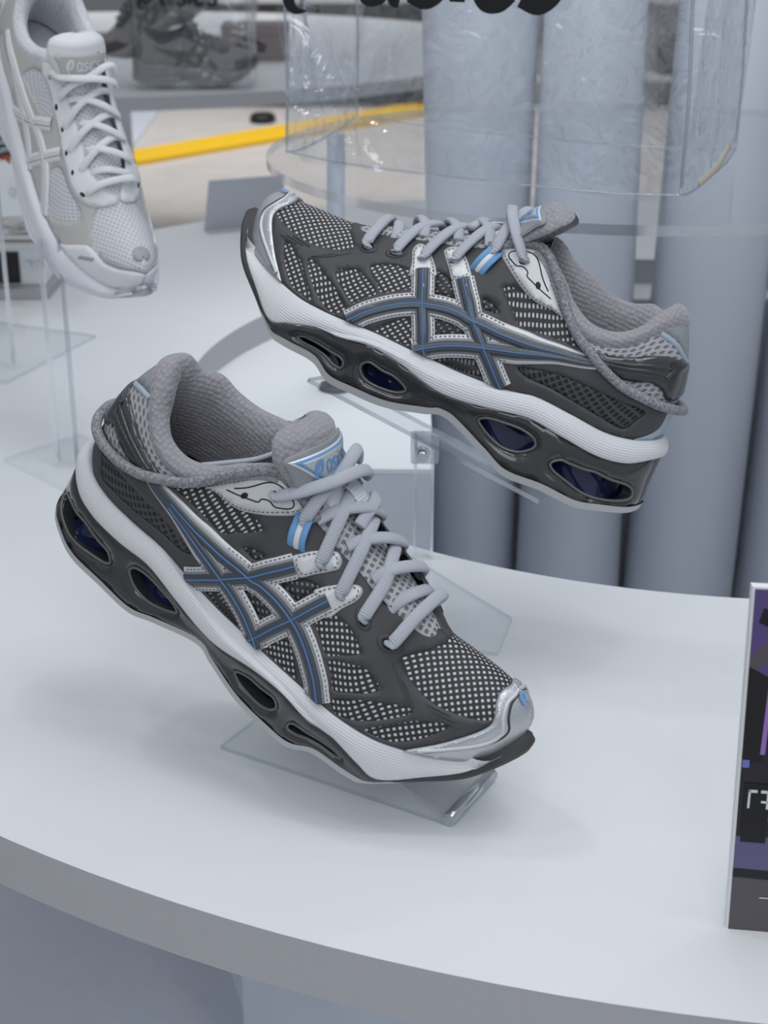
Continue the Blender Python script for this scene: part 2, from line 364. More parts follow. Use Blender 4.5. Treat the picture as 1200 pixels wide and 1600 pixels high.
def dashes(name,lines,mat,medial=False,base=.001,l=.0017,gap=.0027,w=.0006,parent=None,off=None):
    Vs=[];Fs=[];o=0
    for i,ln in enumerate(lines):
        q,u,v,du,dv=strip_points(ln,medial,step=gap/3)
        s=off[i] if off else 0.0
        u=np.clip(u+du*s,0,17);v=np.clip(v+dv*s,0,1)
        S=upper(u,v,medial);N=upper_normal(u,v,medial)
        for a in range(1,len(q)-3,3):
            p=S[a]+N[a]*base;t=S[a+1]-S[a];L=np.linalg.norm(t)
            if L<1e-6: continue
            t=t/L;b=np.cross(N[a],t)
            p1=p+t*l
            Vs+=[p-b*w/2,p+b*w/2,p1+b*w/2,p1-b*w/2,p+t*l*.25+N[a]*.0005,p+t*l*.75+N[a]*.0005]
            Fs+=[[o,o+3,o+5,o+4],[o+1,o+4,o+5,o+2],[o,o+4,o+1],[o+3,o+2,o+5]];o+=6
    return tag(mk(name,Vs,Fs,mat,parent),kind='stuff')
def tube_geo(path,rx,rz,up=None,n=8,k=10,taper=True):
    c=dense(path,n); T=np.gradient(c,axis=0); T/=np.linalg.norm(T,axis=1,keepdims=True)
    up=np.array(up if up is not None else (0,0,1.)); 
    if up.ndim==1: up=np.repeat(up[None],len(c),0)
    B=np.cross(T,up); B/=np.linalg.norm(B,axis=1,keepdims=True)+1e-9; N=np.cross(B,T)
    a=np.linspace(0,2*np.pi,k,endpoint=False)
    ca=np.sign(np.cos(a))*np.abs(np.cos(a))**.8;sa=np.sign(np.sin(a))*np.abs(np.sin(a))**.9
    P=c[:,None]+B[:,None]*(ca*rx)[None,:,None]+N[:,None]*(sa*rz)[None,:,None]
    s=np.r_[0,np.cumsum(np.linalg.norm(np.diff(c,axis=0),axis=1))]
    uv=np.stack([np.repeat(s[:,None],k,1),np.repeat((a*rx)[None],len(c),0)],-1)
    return P,uv
def tube(name,path,rx,rz,mat,up=None,parent=None,n=8,k=10,caps=True):
    P,uv=tube_geo(path,rx,rz,up,n,k); m=len(P)
    F=[]
    for i in range(m-1):
        for j in range(k): F.append([i*k+j,(i+1)*k+j,(i+1)*k+(j+1)%k,i*k+(j+1)%k])
    if caps: F+= [list(range(k)),[(m-1)*k+j for j in range(k)][::-1]]
    # outward orientation
    q=P.reshape(-1,3);f=F[0];nn=np.cross(q[f[1]]-q[f[0]],q[f[3]]-q[f[0]])
    if nn@(q[f[0]]-P[0].mean(0))<0: F=[g[::-1] for g in F]
    return mk(name,q,F,mat,parent,uv.reshape(-1,2))
def swirl_pts(n=60):
    """the curled mark: spiral centre line (2D, about 1 high) and widths"""
    t=np.linspace(0,1,n); a=np.radians(-70+ t*-560); r=.50-.36*t**.8
    x=r*np.cos(a)*.62;y=r*np.sin(a)*1.0+.0
    x=x+.35*y
    w=np.interp(t,[0,.12,.35,.6,1],[.02,.17,.22,.14,.08])
    return np.stack([x,y],1),w
def ribbon2d(pts,w):
    T=np.gradient(pts,axis=0);T/=np.linalg.norm(T,axis=1,keepdims=True)+1e-9; Nn=np.stack([-T[:,1],T[:,0]],1)
    L=pts+Nn*w[:,None]/2;R=pts-Nn*w[:,None]/2
    V=np.concatenate([L,R]);n=len(pts);F=[[i+n,i+1+n,i+1,i] for i in range(n-1)]
    return V,F
LETTERS={ # rounded lower-case strokes in a 0..1 high box, advance
 'a':([[(.55,.62),(.45,.72),(.25,.72),(.1,.55),(.08,.3),(.2,.05),(.4,.05),(.55,.25)],[(.60,.76),(.60,.3),(.62,.06),(.72,.02)]],.80),
 's':([[(.52,.64),(.3,.73),(.1,.62),(.14,.45),(.42,.33),(.5,.16),(.32,.02),(.06,.10)]],.64),
 'i':([[(.12,.72),(.12,.02)],[(.12,.90),(.12,.98)]],.30),
 'c':([[(.55,.60),(.4,.73),(.2,.70),(.08,.5),(.08,.25),(.22,.04),(.42,.02),(.56,.14)]],.66),
}
def wordmark(word='asics',weight=.17,slant=.18,swirl=True):
    V=[];F=[];o=0;x=0
    if swirl:
        p,w=swirl_pts(); p=p*1.35+[.30,.45]; v,f=ribbon2d(p,w*1.35); V.append(v);F+=f;o+=len(v);x=.95
    for ch in word:
        st,adv=LETTERS[ch]
        for s in st:
            c=dense(s,6); v,f=ribbon2d(c*[1,1]+[x,0],np.full(len(c),weight)); V.append(v);F+=[[i+o for i in g] for g in f];o+=len(v)
        x+=adv
    v=np.vstack(V); v[:,0]+=v[:,1]*slant
    return v,F,x
def flat_mark(name,origin,right,up,size,mat,parent,lift=.0004,swirl_only=False,word='asics',curve_fn=None,weight=.17):
    """print lying on a plane (or on curve_fn) given in shoe coordinates; reads correctly on mirrored shoes too"""
    if swirl_only:
        p,w=swirl_pts(); v,f=ribbon2d(p,w); wd=.0
    else: v,f,wd=wordmark(word,weight)
    v=(v-[wd/2,.4 if not swirl_only else 0])*size
    if X.mirror: v=v*[-1,1]; f=[g[::-1] for g in f]
    right=np.array(right);up=np.array(up);n=np.cross(right,up)
    P=np.array(origin)+v[:,:1]*right+v[:,1:]*up+n*lift if curve_fn is None else curve_fn(v)
    o=mk(name,P,f,mat,parent,smooth=False)
    return o
# ------------------------------------------------------------------ pattern pieces of the runner, laid out on the outer half (station, rise)
W_TOE=[(13.72,1.06),(13.5,.93),(13.1,.79),(12.70,.68),(12.75,.62),(13.0,.56),(13.5,.50),(14.1,.455),(14.7,.455),(15.3,.47),(15.72,.515),(15.70,.62),(15.62,.75),(15.72,.87),(16.1,.97),(16.3,1.06)]
W_A=[(14.75,.325),(14.55,.335),(14.2,.305),(13.8,.262),(13.4,.185),(12.65,.045),(13.0,.03),(13.5,.035),(13.95,.08),(14.4,.18)]
W_B=[(13.65,.325),(13.4,.345),(12.85,.30),(12.2,.235),(11.42,.11),(11.5,.025),(11.82,.02),(12.4,.08),(13.0,.172),(13.5,.27)]
W_C=[(12.57,.378),(12.3,.449),(12.0,.475),(11.6,.43),(10.92,.325),(11.14,.247),(11.33,.165),(11.9,.245),(12.3,.305)]
W_D=[(11.77,.563),(11.5,.61),(11.15,.632),(10.75,.625),(10.5,.59),(10.2,.47),(10.45,.41),(10.8,.345),(11.2,.42),(11.55,.49)]
W_E=[(10.02,.682),(9.76,.666),(9.47,.627),(8.94,.484),(9.25,.479),(9.5,.48),(9.75,.582)]
W_H=[(8.98,.285),(8.2,.32),(7.9,.25),(8.67,.17)]
W_G=[(10.1,.02),(9.85,.138),(9.55,.21),(9.12,.096),(9.0,.02),(9.5,.01)]
W_I=[(8.15,.016),(7.2,.14),(6.55,.044),(7.17,.01),(7.86,.007)]
W_J=[(8.03,.647),(7.87,.683),(7.15,.76),(6.4,.85),(5.81,.915),(5.35,.90),(4.98,.80),(5.44,.747),(6.12,.654),(6.8,.557),(7.25,.582),(7.67,.60)]
W_K=[(8.3,.533),(8.1,.528),(7.6,.50),(8.04,.462)]
HEELWIN=[(6.01,.269),(5.5,.335),(4.65,.405),(3.66,.395),(2.72,.335),(1.85,.257),(2.08,.178),(2.43,.087),(3.18,.131),(4.0,.162),(4.82,.192),(5.59,.203)]
ROPE=[(9.3,.985),(8.8,1.0),(8.26,1.0),(7.9,1.0),(7.35,.99),(6.95,.985),(6.4,.985),(5.8,.945),(5.1,.87),(4.56,.794),(3.84,.645),(3.05,.508),(2.3,.405),(1.5,.325),(.7,.285),(0,.275)]
QBACK=[(.80,.259),(.88,.138),(1.29,.069),(2.1,.0)]
CAP=[(16.5,1.0),(16.1,.95),(15.72,.85),(15.62,.72),(15.75,.54),(15.7,.43),(15.35,.30),(14.75,.145),(14.0,.0)]
CAPLINE=[(16.9,.93),(16.6,.86),(16.2,.75),(16.15,.58),(16.3,.39),(16.15,.28),(15.72,.20),(15.15,.125),(14.5,.045)]
SILVER=[(9.0,.975),(8.65,1.0),(8.25,1.0),(7.92,.985),(7.45,.955),(7.0,.935),(5.95,.915),(6.48,.84),(6.9,.775),(7.5,.728),(8.05,.745),(8.6,.85)]
SQUIG=[(6.73,.873),(7.11,.84),(7.47,.811),(7.73,.798),(7.8,.821),(8.03,.827),(8.2,.818),(8.52,.874),(8.61,.921),(8.46,.937),(8.12,.938),(7.85,.926),(7.42,.888),(6.97,.882)]
TAB1=[(10.45,.56),(10.8,.70),(11.1,.825),(11.15,.903),(11.02,.92),(10.71,.865),(10.3,.76),(10.02,.682),(9.9,.62)]
TAB2=[(10.25,.86),(10.34,.902),(10.3,.951),(10.07,.957),(9.6,.85),(9.2,.74),(8.98,.66),(9.32,.61),(9.75,.72)]
V1=[(10.36,.661),(9.97,.518),(9.53,.355),(9.05,.195),(8.62,.044),(8.46,.0)]
V2=[(9.16,.647),(8.57,.483),(8.03,.353),(7.15,.25),(6.58,.152),(6.02,.0)]
H1=[(10.98,.0),(10.85,.06),(10.69,.133),(10.29,.245),(9.89,.32),(9.53,.355),(8.97,.378),(8.46,.37),(8.03,.353),(7.05,.411),(6.06,.512),(5.1,.637),(4.1,.70),(3.7,.69)]
H2=[(8.78,.0),(8.62,.044),(8.23,.119),(7.7,.183),(7.15,.25),(6.44,.353),(5.78,.469),(5.08,.587),(4.06,.675)]
CLIP=[(4.38,.80),(3.5,.80),(2.15,.738),(1.35,.698),(.7,.655),(0,.63),(0,.42),(.55,.357),(1.12,.353),(1.43,.436),(1.91,.504),(2.48,.525),(3.14,.573),(3.71,.648)]
TABPATCH=[(2.3,.97),(1.5,1.0),(.6,1.0),(0,1.0),(0,.66),(.5,.72),(.9,.79),(1.46,.871),(1.9,.93)]
EYES=[(12.32,.73),(11.46,.765),(10.62,.756),(9.79,.80),(9.0,.81),(8.1,.868)]
HOLES=[[(12.62,1.53),(12.4,1.43),(12.0,1.465),(11.35,1.45),(10.86,1.461),(10.64,1.56),(10.67,1.69),(10.95,1.69),(11.4,1.65),(11.96,1.70),(12.43,1.682)],
 [(10.05,1.50),(9.84,1.36),(9.39,1.39),(9.05,1.38),(8.75,1.45),(8.62,1.58),(8.81,1.70),(9.18,1.74),(9.6,1.74),(9.9,1.67)],
 [(6.25,1.42),(6.0,1.27),(5.51,1.245),(5.02,1.25),(4.66,1.30),(4.55,1.41),(4.67,1.52),(4.94,1.625),(5.4,1.68),(5.85,1.65),(6.12,1.56)],
 [(4.0,1.56),(3.8,1.42),(3.55,1.395),(3.12,1.36),(2.73,1.34),(2.15,1.42),(1.44,1.53),(1.05,1.66),(.95,1.80),(1.40,1.86),(2.05,1.86),(2.81,1.80),(3.42,1.72),(3.85,1.66)]]
TPATH=np.array([(.250,-.002,.0835),(.220,0,.0955),(.195,0,.1030),(.172,.001,.1110),(.158,.003,.1190),(.149,.005,.1290),(.141,.006,.1410),(.1345,.006,.1500)])
TW=np.array([.009,.0160,.0175,.018,.0185,.0225,.0285,.0270]); TDROP=np.array([.003,.005,.006,.007,.008,.009,.011,.012]); TTH=np.array([.003,.003,.003,.004,.006,.009,.0115,.011])
def ti(A,s): return cr(A if A.ndim==2 else A[:,None],s,2*A[0:1].reshape(1,-1)[0]-A[1:2].reshape(1,-1)[0],2*A[-1:].reshape(1,-1)[0]-A[-2:-1].reshape(1,-1)[0])
def tongue_front(s,q,lift=0.0):
    s=np.asarray(s,float);q=np.asarray(q,float)
    c=ti(TPATH,s);w=ti(TW,s)[...,0];d=ti(TDROP,s)[...,0]
    t=ti(TPATH,np.clip(s+.05,0,7))-ti(TPATH,np.clip(s-.05,0,7)); t/=np.linalg.norm(t,axis=-1,keepdims=True)
    n=np.stack([t[...,2],0*t[...,0],-t[...,0]],-1)
    return c+np.stack([0*q,q*w,0*q],-1)+n*(lift-d*q*q)[...,None],n
def build_tongue(mesh_mat='tongue_mesh',pad_mat='lining',front_mat='heel_fabric'):
    def loft(s0,s1,ns,name,mat,cap):
        s=np.linspace(s0,s1,ns); a=np.linspace(0,2*np.pi,28,endpoint=False)
        rows=[]
        for si in s:
            shrink=1.0
            q=np.cos(a)*1.0; f,n=tongue_front(np.full(28,si),np.sign(q)*np.abs(q)**.7); th=ti(TTH,np.array([si]))[0,0]
            rows.append(f-n*(th*.5*(1-np.sign(np.sin(a))*np.abs(np.sin(a))**.7))[:,None])
        if cap:
            last=rows[-1];ctr=last.mean(0);f,n=tongue_front(np.array([s1]),np.array([0.])); tt=ti(TPATH,np.array([s1]))[0]-ti(TPATH,np.array([s1-.1]))[0]; tt/=np.linalg.norm(tt)
            for k in (.35,.65,.88,1.0):
                rows.append(ctr+(last-ctr)*np.sqrt(1-k*k*.98)*np.array([1,1-.06*k,1])+tt*.0065*k+np.array([-.003*k,0,0]))
        P=np.array(rows); m,kk=P.shape[:2]
        F=[[i*kk+j,(i+1)*kk+j,(i+1)*kk+(j+1)%kk,i*kk+(j+1)%kk] for i in range(m-1) for j in range(kk)]
        if cap: F.append([(m-1)*kk+j for j in range(kk)])
        q=P.reshape(-1,3);g=F[5];nn=np.cross(q[g[1]]-q[g[0]],q[g[3]]-q[g[0]])
        if nn@(q[g[0]]-P[0].mean(0))<0: F=[z[::-1] for z in F]
        uv=np.stack([q[:,0]*1.2,q[:,1]],-1)
        return mk(name,q,F,mat,uv=uv)
    loft(0,4.4,26,'tongue',mesh_mat,False)
    return loft(3.9,6.95,30,'tongue_pad',pad_mat,True)
def label_patch(name,poly,lift,mat,h=.0008,parent=None):
    o=dense(poly,6,True); P,T=cdt_region(o,[],1.6,(27,11)); be=boundary_edges(T)
    f,n=tongue_front(P[:,1],P[:,0],lift+h); g,_=tongue_front(P[:,1],P[:,0],lift-.001)
    bv=sorted({a for e in be for a in e}); ix={a:len(P)+k for k,a in enumerate(bv)}
    V=np.vstack([f,g[bv]]); F=[list(t) for t in T]+[[a,ix[a],ix[b],b] for a,b in be]
    t=T[0]; 
    if np.cross(f[t[1]]-f[t[0]],f[t[2]]-f[t[0]])@n[t[0]]<0: F=[z[::-1] for z in F]
    return mk(name,V,F,mat,parent)
def closed_sole(fn,ts,nu=150):
    u=np.linspace(0,17,nu); T=np.array(ts)
    U,TT=np.meshgrid(u,T,indexing='ij')
    L=fn(U,TT,False);M=fn(U,TT,True)
    return np.concatenate([L,M[-2:0:-1]],0)
def build_collar(mat='lining',outmat=None):
    """padded collar: rolls over the top edge and runs down inside to the footbed"""
    ul=np.linspace(8.05,0,74);um=np.linspace(0,8.05,74)[1:]
    rows=[]
    for med_,us in ((False,ul),(True,um)):
        _,T,_,_=side_curves(med_)
        o1=upper(us,np.full(len(us),.90),med_)+upper_normal(us,np.full(len(us),.90),med_)*.0006
        o2=upper(us,np.full(len(us),.955),med_)+upper_normal(us,np.full(len(us),.955),med_)*.0028
        t=upper(us,np.full(len(us),1.0),med_)
        tan=np.gradient(t,axis=0); n=np.stack([tan[:,1],-tan[:,0]],1); n/=np.linalg.norm(n,axis=1,keepdims=True)+1e-9
        c=np.array([.065,0]); n=np.where((((c-t[:,:2])*n).sum(1)<0)[:,None],-n,n)
        ctr=np.stack([np.clip(t[:,0],.045,.2),0*t[:,0]],1)-t[:,:2]; ctr/=np.linalg.norm(ctr,axis=1,keepdims=True)+1e-9
        d=n*.6+ctr*.4; d/=np.linalg.norm(d,axis=1,keepdims=True)
        d3=np.c_[d,np.zeros(len(d))]; z=np.array([0,0,1.])
        zt=t[:,2]; dep=np.maximum(zt-.050,.02)
        fr=np.clip((us-6.2)/1.8,0,1)[:,None] # pad thins out towards the lace rows
        th=1-.55*fr
        rows.append(np.stack([o1,o2,t-d3*.0026*th+z*.0018,t+d3*.002*th+z*.0052*th,t+d3*.0065*th+z*.0045*th,t+d3*.0100*th-z*.001,t+d3*.0115*th-z*.009,
            t+d3*.0100*th-z*(dep*.42)[:,None],t+d3*.0065*th-z*(dep*.70)[:,None],t+d3*.003*th-z*dep[:,None]],1))
    R=np.concatenate(rows,0)
    # smooth the profile
    P=np.stack([dense(r,4) for r in R])
    return gridmesh('collar_lining',P,mat,flip=True)
def build_sole_runner():
    # white foam: lip, wall, underside
    u=np.linspace(0,17,190)
    def fn(U,T,m):
        P=sole(U,np.clip(T,0,1),m); N=sole_normal(U,np.clip(T,.02,.98),m)
        P=np.where((T<0)[...,None],P-N*(-T*.006)[...,None]+np.array([0,0,1.])*(T*.0)[...,None],P)
        P=np.where((T>1)[...,None],P-N*((T-1)*.012)[...,None],P)
        # sculpted facet: the lower half stands proud from the arch forward
        edge=np.interp(U,[0,4,6,8,10,11.5,13,17],[-.3,-.2,.10,.45,.75,.95,1.1,1.2])
        P=P+N*(np.clip((T-edge)*10,0,1)*.0026*((T>0)&(T<=1)))[...,None]
        return P
    ts=np.r_[-1,-.4,np.linspace(0,1,17),1.3,2]
    ue=np.linspace(0,16.40,185); U,T=np.meshgrid(ue,ts,indexing='ij'); k=np.clip((16.40-U)/0.7,0.03,1)
    T=np.where((T>0)&(T<=1),T*k+(1-k)*.35*0,np.where(T>1,k+(T-1),T)); T=np.where(T>k+1e-6,np.minimum(T,2),T)
    Tm=np.where(T>1,T,T)
    P=np.concatenate([fn(U,Tm,True)[::-1],fn(U,Tm,False)[1:]],0); gridmesh('midsole_foam',P,'foam',flip=True)
    # smoked shank with openings, both sides
    for m,nm in ((False,'sole_frame'),(True,'sole_frame')):
        out=[(a,1.0) for a in np.linspace(0,14.2,60)]+[(14.25,1.5)]+[(a,2.0) for a in np.linspace(14.2,0,60)]
        hs=[dense(h,6,True) for h in HOLES]
        Q,T=cdt_region(np.array(out),hs,2.2,(18,25))
        S=sole(Q[:,0],Q[:,1],m);N=sole_normal(Q[:,0],np.clip(Q[:,1],1.03,1.97),m)
        # rounded swell away from edges and holes
        bd=boundary_edges(T);bv=np.array(sorted({a for e in bd for a in e}));dd=np.min(np.linalg.norm((Q[:,None]-Q[bv][None])*[18,25],axis=-1),1)
        S=S+N*(.0022*np.clip(dd/5,0,1)**.5)[:,None]
        inn=S-N*.0085; inn2=S-N*.002
        # funnel the hole walls inwards
        c=np.zeros((len(Q),3))
        ix={a:i for i,a in enumerate(bv)}
        V=np.vstack([S,inn2[bv],inn[bv]]);n0=len(S);n1=len(bv)
        F=[list(t) for t in T]+[[a,n0+ix[a],n0+ix[b],b] for a,b in bd]+[[n0+ix[a],n0+n1+ix[a],n0+n1+ix[b],n0+ix[b]] for a,b in bd]
        if (np.cross(S[T[:,1]]-S[T[:,0]],S[T[:,2]]-S[T[:,0]])*N[T[:,0]]).sum()<0: F=[z[::-1] for z in F]
        fr=mk(nm,V,F,'smoke_tpu')
        if m: continue
        # bright rim bead round each opening
        for h in HOLES:
            q=dense(h,8,True); q=np.vstack([q,q[:1]])
            c=sole(q[:,0],q[:,1],m)+sole_normal(q[:,0],np.clip(q[:,1],1.03,1.97),m)*.0004
            tube('opening_rim',c[::2],.0010,.0008,'smoke_rim',up=(0,1,0),parent=fr,n=2,k=6)
    # gel core seen through the openings
    uu=np.linspace(.3,14.1,150);U,T=np.meshgrid(uu,np.linspace(1.0,2.0,12),indexing='ij')
    for m in (False,True):
        S=sole(U,T,m)-sole_normal(U,np.clip(T,1.03,1.97),m)*(.0085+.004*np.sin(U*2.2+T*3))[...,None]
        gridmesh('gel_core',S,'gel',flip=m)
    # toe bumper and outsole
    def fb(U,T,m):
        P=sole(U,np.clip(T,1,2),m);N=sole_normal(U,np.clip(T,1.03,1.97),m); k=np.clip((U-15.2)/1.2,0,1); return P+N*((.0012+.0022*k)*np.sin(np.pi*np.clip(T-1,0,1)))[...,None]-np.where(T<1,1,0)[...,None]*np.stack([.007*k+0*U,0*U,.001+0*U],-1)
    ut=np.linspace(13.9,17,60);U,T=np.meshgrid(ut,np.r_[.6,np.linspace(1,2,9)],indexing='ij')
    P=np.concatenate([fb(U,T,False),fb(U,T,True)[-2::-1]],0); gridmesh('toe_bumper',P,'rubber')
    def fo(U,T,m):
        s=sole(U,np.full(U.shape,2.0),m);N=sole_normal(U,np.full(U.shape,1.9),m);N[...,2]*=0;N/=np.linalg.norm(N,axis=-1,keepdims=True)
        out=np.where(T<1,.0016,np.where(T<2,.0008,-.010)); dz=np.where(T<1,0.0018,np.where(T<2,-.0030,-.0030))
        fade=np.clip((15.0-U)/1.5,0.0,1); out=np.where(T<2,out*fade-.0006*(1-fade),out)
        P=s+N*(out)[...,None]; P[...,2]+=dz*fade
        P=np.where((T>=3)[...,None],P*[1,0,1]+np.array([0,-.002,0]),P); P[...,2]+=np.where(T>=3,.003*(1-fade),0); P[...,0]-=np.where(T>=2,.004*(1-fade),0)
        return P
    P=closed_sole(fo,[0.5,1.5,2.5,3.5],170); gridmesh('outsole',P,'outsole_pale',closed=True,smooth=False)
LACE_LAT=[ [ (.232,.0215,.0755),(.2335,.021,.082),(.2335,.012,.0905),(.234,-.004,.0955),(.2345,-.0165,.0955),(.2335,-.022,.0895),(.233,-.0245,.083)],
 [(.213,.0235,.0800),(.2135,.0225,.0870),(.2090,.014,.0985),(.2040,.004,.1045),(.1990,-.008,.1060),(.1960,-.018,.1000)],
 [(.194,.0270,.0825),(.194,.0265,.0895),(.1895,.018,.1030),(.1850,.006,.1105),(.1800,-.008,.1120),(.1765,-.018,.1060)],
 [(.174,.0262,.0895),(.174,.0255,.0960),(.1700,.018,.1100),(.1660,.008,.1180),(.1610,-.006,.1200),(.1570,-.018,.1130)],
 [(.1545,.0250,.1045),(.1540,.0255,.1110),(.1535,.018,.1225),(.1530,.004,.1300),(.1500,-.010,.1375),(.1480,-.020,.1360),(.1500,-.0255,.1270)],
 [(.133,.0270,.1080),(.1335,.0290,.1140),(.1450,.0265,.1225),(.1545,.0140,.1320),(.1590,-.004,.1350),(.1600,-.018,.1300),(.1580,-.0240,.1210)] ]
LACE_MED=[ [(.2270,-.0185,.0900),(.2262,-.010,.0945),(.2235,.002,.0960),(.2205,.0105,.0915),(.2195,.0150,.0865)],
 [(.2150,-.0250,.0880),(.2160,-.0225,.0950),(.2164,-.0170,.1015),(.2120,-.004,.1050),(.2060,.008,.1030),(.2025,.0150,.0960)],
 [(.1970,-.0250,.0930),(.1980,-.0225,.1000),(.1986,-.0170,.1062),(.1930,-.004,.1115),(.1850,.008,.1095),(.1800,.0150,.1030)],
 [(.1770,-.0250,.0990),(.1780,-.0230,.1060),(.1788,-.0170,.1130),(.1740,-.005,.1190),(.1650,.010,.1170),(.1585,.0200,.1080)],
 [(.1700,-.020,.1180),(.1740,-.012,.1200),(.1760,-.002,.1165),(.1780,.006,.1130)] ]
def build_upper(mat_net='net'):
    u=np.linspace(0,17,171);v=np.linspace(0,1,37);U,V=np.meshgrid(u,v,indexing='ij')
    VV=[];FF=[];UV=[];o=0
    for m in (False,True):
        P=upper(U,V,m); VV.append(P.reshape(-1,3)); FF+=gridfaces(171,37,off=o,flip=not m and False or m); UV.append(upper_uv(U,V,m).reshape(-1,2)); o+=P.size//3
    return mk('upper',np.vstack(VV),FF,mat_net,uv=np.vstack(UV))
def closed_pts(p): return list(p)+[p[0]]
def build_runner(name,mat4,mirror,label,group):
    X.mirror=mirror; X.root=empty(name,mat4,label,'shoe',group)
    up=build_upper()
    body=[(a,0.0) for a in np.linspace(2.1,14.0,60)]+list(map(tuple,dense(CAP[::-1],6)))+[(a,1.0) for a in np.linspace(16.4,9.4,40)]+list(map(tuple,dense(ROPE,6)))[:-7]+list(map(tuple,dense(QBACK,5)))
    body=[(float(a),float(b)) for a,b in body]
    wins=[W_TOE,W_A,W_B,W_C,W_D,W_E,W_H,W_G,W_I,W_J,W_K,HEELWIN]
    for m in (False,True):
        overlay('overlay_panel',body,wins,.0010,'overlay',m,smooth_in=False)
        overlay('heel_grid',HEELWIN,[],.0004,'perforated',m)
        for w in (W_E,W_H,W_I,W_K): overlay('dark_net',w,[],.0003,'net_dark',m,base=-.0001)
        cm=[(a,b) for a,b in dense(ROPE,6)[8:]]+[(0.,.3),(0.,1.0)]+[(a,1.0) for a in np.linspace(.2,7.8,40)]
        overlay('collar_panel',cm,[],.0005,'collar_mesh',m,smooth_in=False)
        overlay('heel_strip',[(0,0),(1.9,0),(1.2,.07),(.84,.138),(.76,.255),(0,.27)],[],.0006,'heel_strip',m,n=4)
        overlay('heel_tab',TABPATCH,[],.0016,'heel_fabric',m)
        cl=overlay('heel_clip',CLIP,[],.0026,'clip',m,base=.0004)
        strips('heel_clip_ridge',[[(4.0,.745),(3.2,.715),(2.2,.655),(1.3,.61)],[(3.7,.70),(3.0,.665),(2.2,.61),(1.5,.565)],[(1.35,.65),(1.2,.60),(1.45,.54)]],.0022,.0010,'clip',m,base=.0028,parent=cl)
        strips('heel_piping',[[(1.9,.905),(1.2,.80),(.6,.71),(.1,.655)]],.0035,.0012,'heel_strip',m,base=.0004)
        # silver frame, stripes
        sw=[[.0150]*6,[.0150]*6,[.0150]*10+[.012,.010,.008,.007],[.0150]*6+[.012,.009,.007,.006]]
        fr=strips('stripe_border',[V1,V2,H1,H2],sw,.0009,'silver',m,base=.0011,k=7)
        for tb,cx_,cy_ in ((TAB1,10.6,.74),(TAB2,9.75,.80)):
            tbo=overlay('lace_tab',tb,[],.0010,'silver',m,base=.0012); dashes('stitching',[closed_pts([(cx_+(a-cx_)*.80,cy_+(b-cy_)*.80) for a,b in tb])],'thread',m,base=.0022,parent=tbo)
        sc=lambda k:[[x*k for x in r] for r in sw]
        strips('stripe_edging',[V1,V2,H1,H2],sc(.64),.0007,'stripe_edge',m,base=.0021,k=5)
        ins=strips('stripe_inlay',[V1[:],V2[:],H1,H2],sc(.46),.0005,'stripe_navy',m,base=.0029,k=5)
        strips('stripe_line',[V1,V2,H1[:-2],H2[:-1]],[[.0009]*6,[.0009]*6,[.0009]*9+[.0008,.0006,.0005],[.0009]*6+[.0008,.0006,.0005]],.0003,'stripe_blue',m,base=.0036,parent=ins,k=3)
        dashes('stitching',[V1,V1,V2,V2,H1[:10],H1[:10],H2[:6],H2[:6]],'thread',m,base=.0021,parent=fr,off=[.0063,-.0063]*4)
        sv=overlay('eyelet_panel',SILVER,[],.0011,'silver',m,base=.0010)
        strips('panel_line',[SQUIG],.0008,.0003,'black',m,base=.0021,parent=sv,k=3)
        overlay('panel_vent',[(7.32+.10*math.cos(a),.833+.020*math.sin(a)) for a in np.linspace(0,6.283,12,endpoint=False)],[],.0004,'black',m,base=.0020,parent=sv,step=1)
        dashes('stitching',[closed_pts([(7.32+(a-7.32)*.93,.86+(b-.86)*.90) for a,b in SILVER])],'thread',m,base=.0021,parent=sv)
        cp=overlay('toe_cap',CAP+[(15.0,0),(16.0,0),(17,0),(17,.5),(17,1.0)] if False else list(map(tuple,dense(CAP,6)))+[(a,0.) for a in np.linspace(14.2,17,16)]+[(17.,a) for a in np.linspace(.05,1,16)],[],.0013,'silver_cap',m,base=.0010,smooth_in=False)
        strips('cap_groove',[CAPLINE],[.0018,.0036,.0046,.0048,.0046,.0042,.0034,.0024,.0012],.0004,'rubber',m,base=.0021,parent=cp,k=4)
        strips('cap_piping',[[(a-.16,b-.005) if b<.9 else (a-.05,b) for a,b in CAPLINE]],.0022,.0012,'silver',m,base=.0021,parent=cp,k=5)
        dashes('stitching',[[(a+.16,b) for a,b in CAP],[(a+.30,b) for a,b in CAP]],'thread_light',m,base=.0021,parent=cp)
        # rib relief on the overlay beside the windows
        strips('overlay_rib',[[(12.55+.12*k,.60-.035*k),(12.75+.14*k,.54-.035*k),(13.2+.14*k,.47-.035*k)] for k in range(4)]+[[(13.9+.22*k,.43-.03*k),(14.6+.2*k,.425-.035*k)] for k in range(3)],.0009,.0006,'overlay',m,base=.0009,k=3)
        for i,(a,b) in enumerate(EYES[:2]):
            ring=[(a+.30*math.cos(t),b+.068*math.sin(t)) for t in np.linspace(0,6.283,16,endpoint=False)]
            inn=[(a+.17*math.cos(t),b+.040*math.sin(t)) for t in np.linspace(0,6.283,16,endpoint=False)]
            overlay('eyelet',ring,[inn],.0010,'overlay',m,base=.0009,step=1.2); overlay('eyelet_hole',inn,[],.0002,'black',m,base=.0010,step=1.2)
        for (a,b) in EYES[2:4]+EYES[5:]:
            overlay('eyelet_hole',[(a+.13*math.cos(t),b+.030*math.sin(t)) for t in np.linspace(0,6.283,12,endpoint=False)],[],.0002,'black',m,base=.0021,step=1)
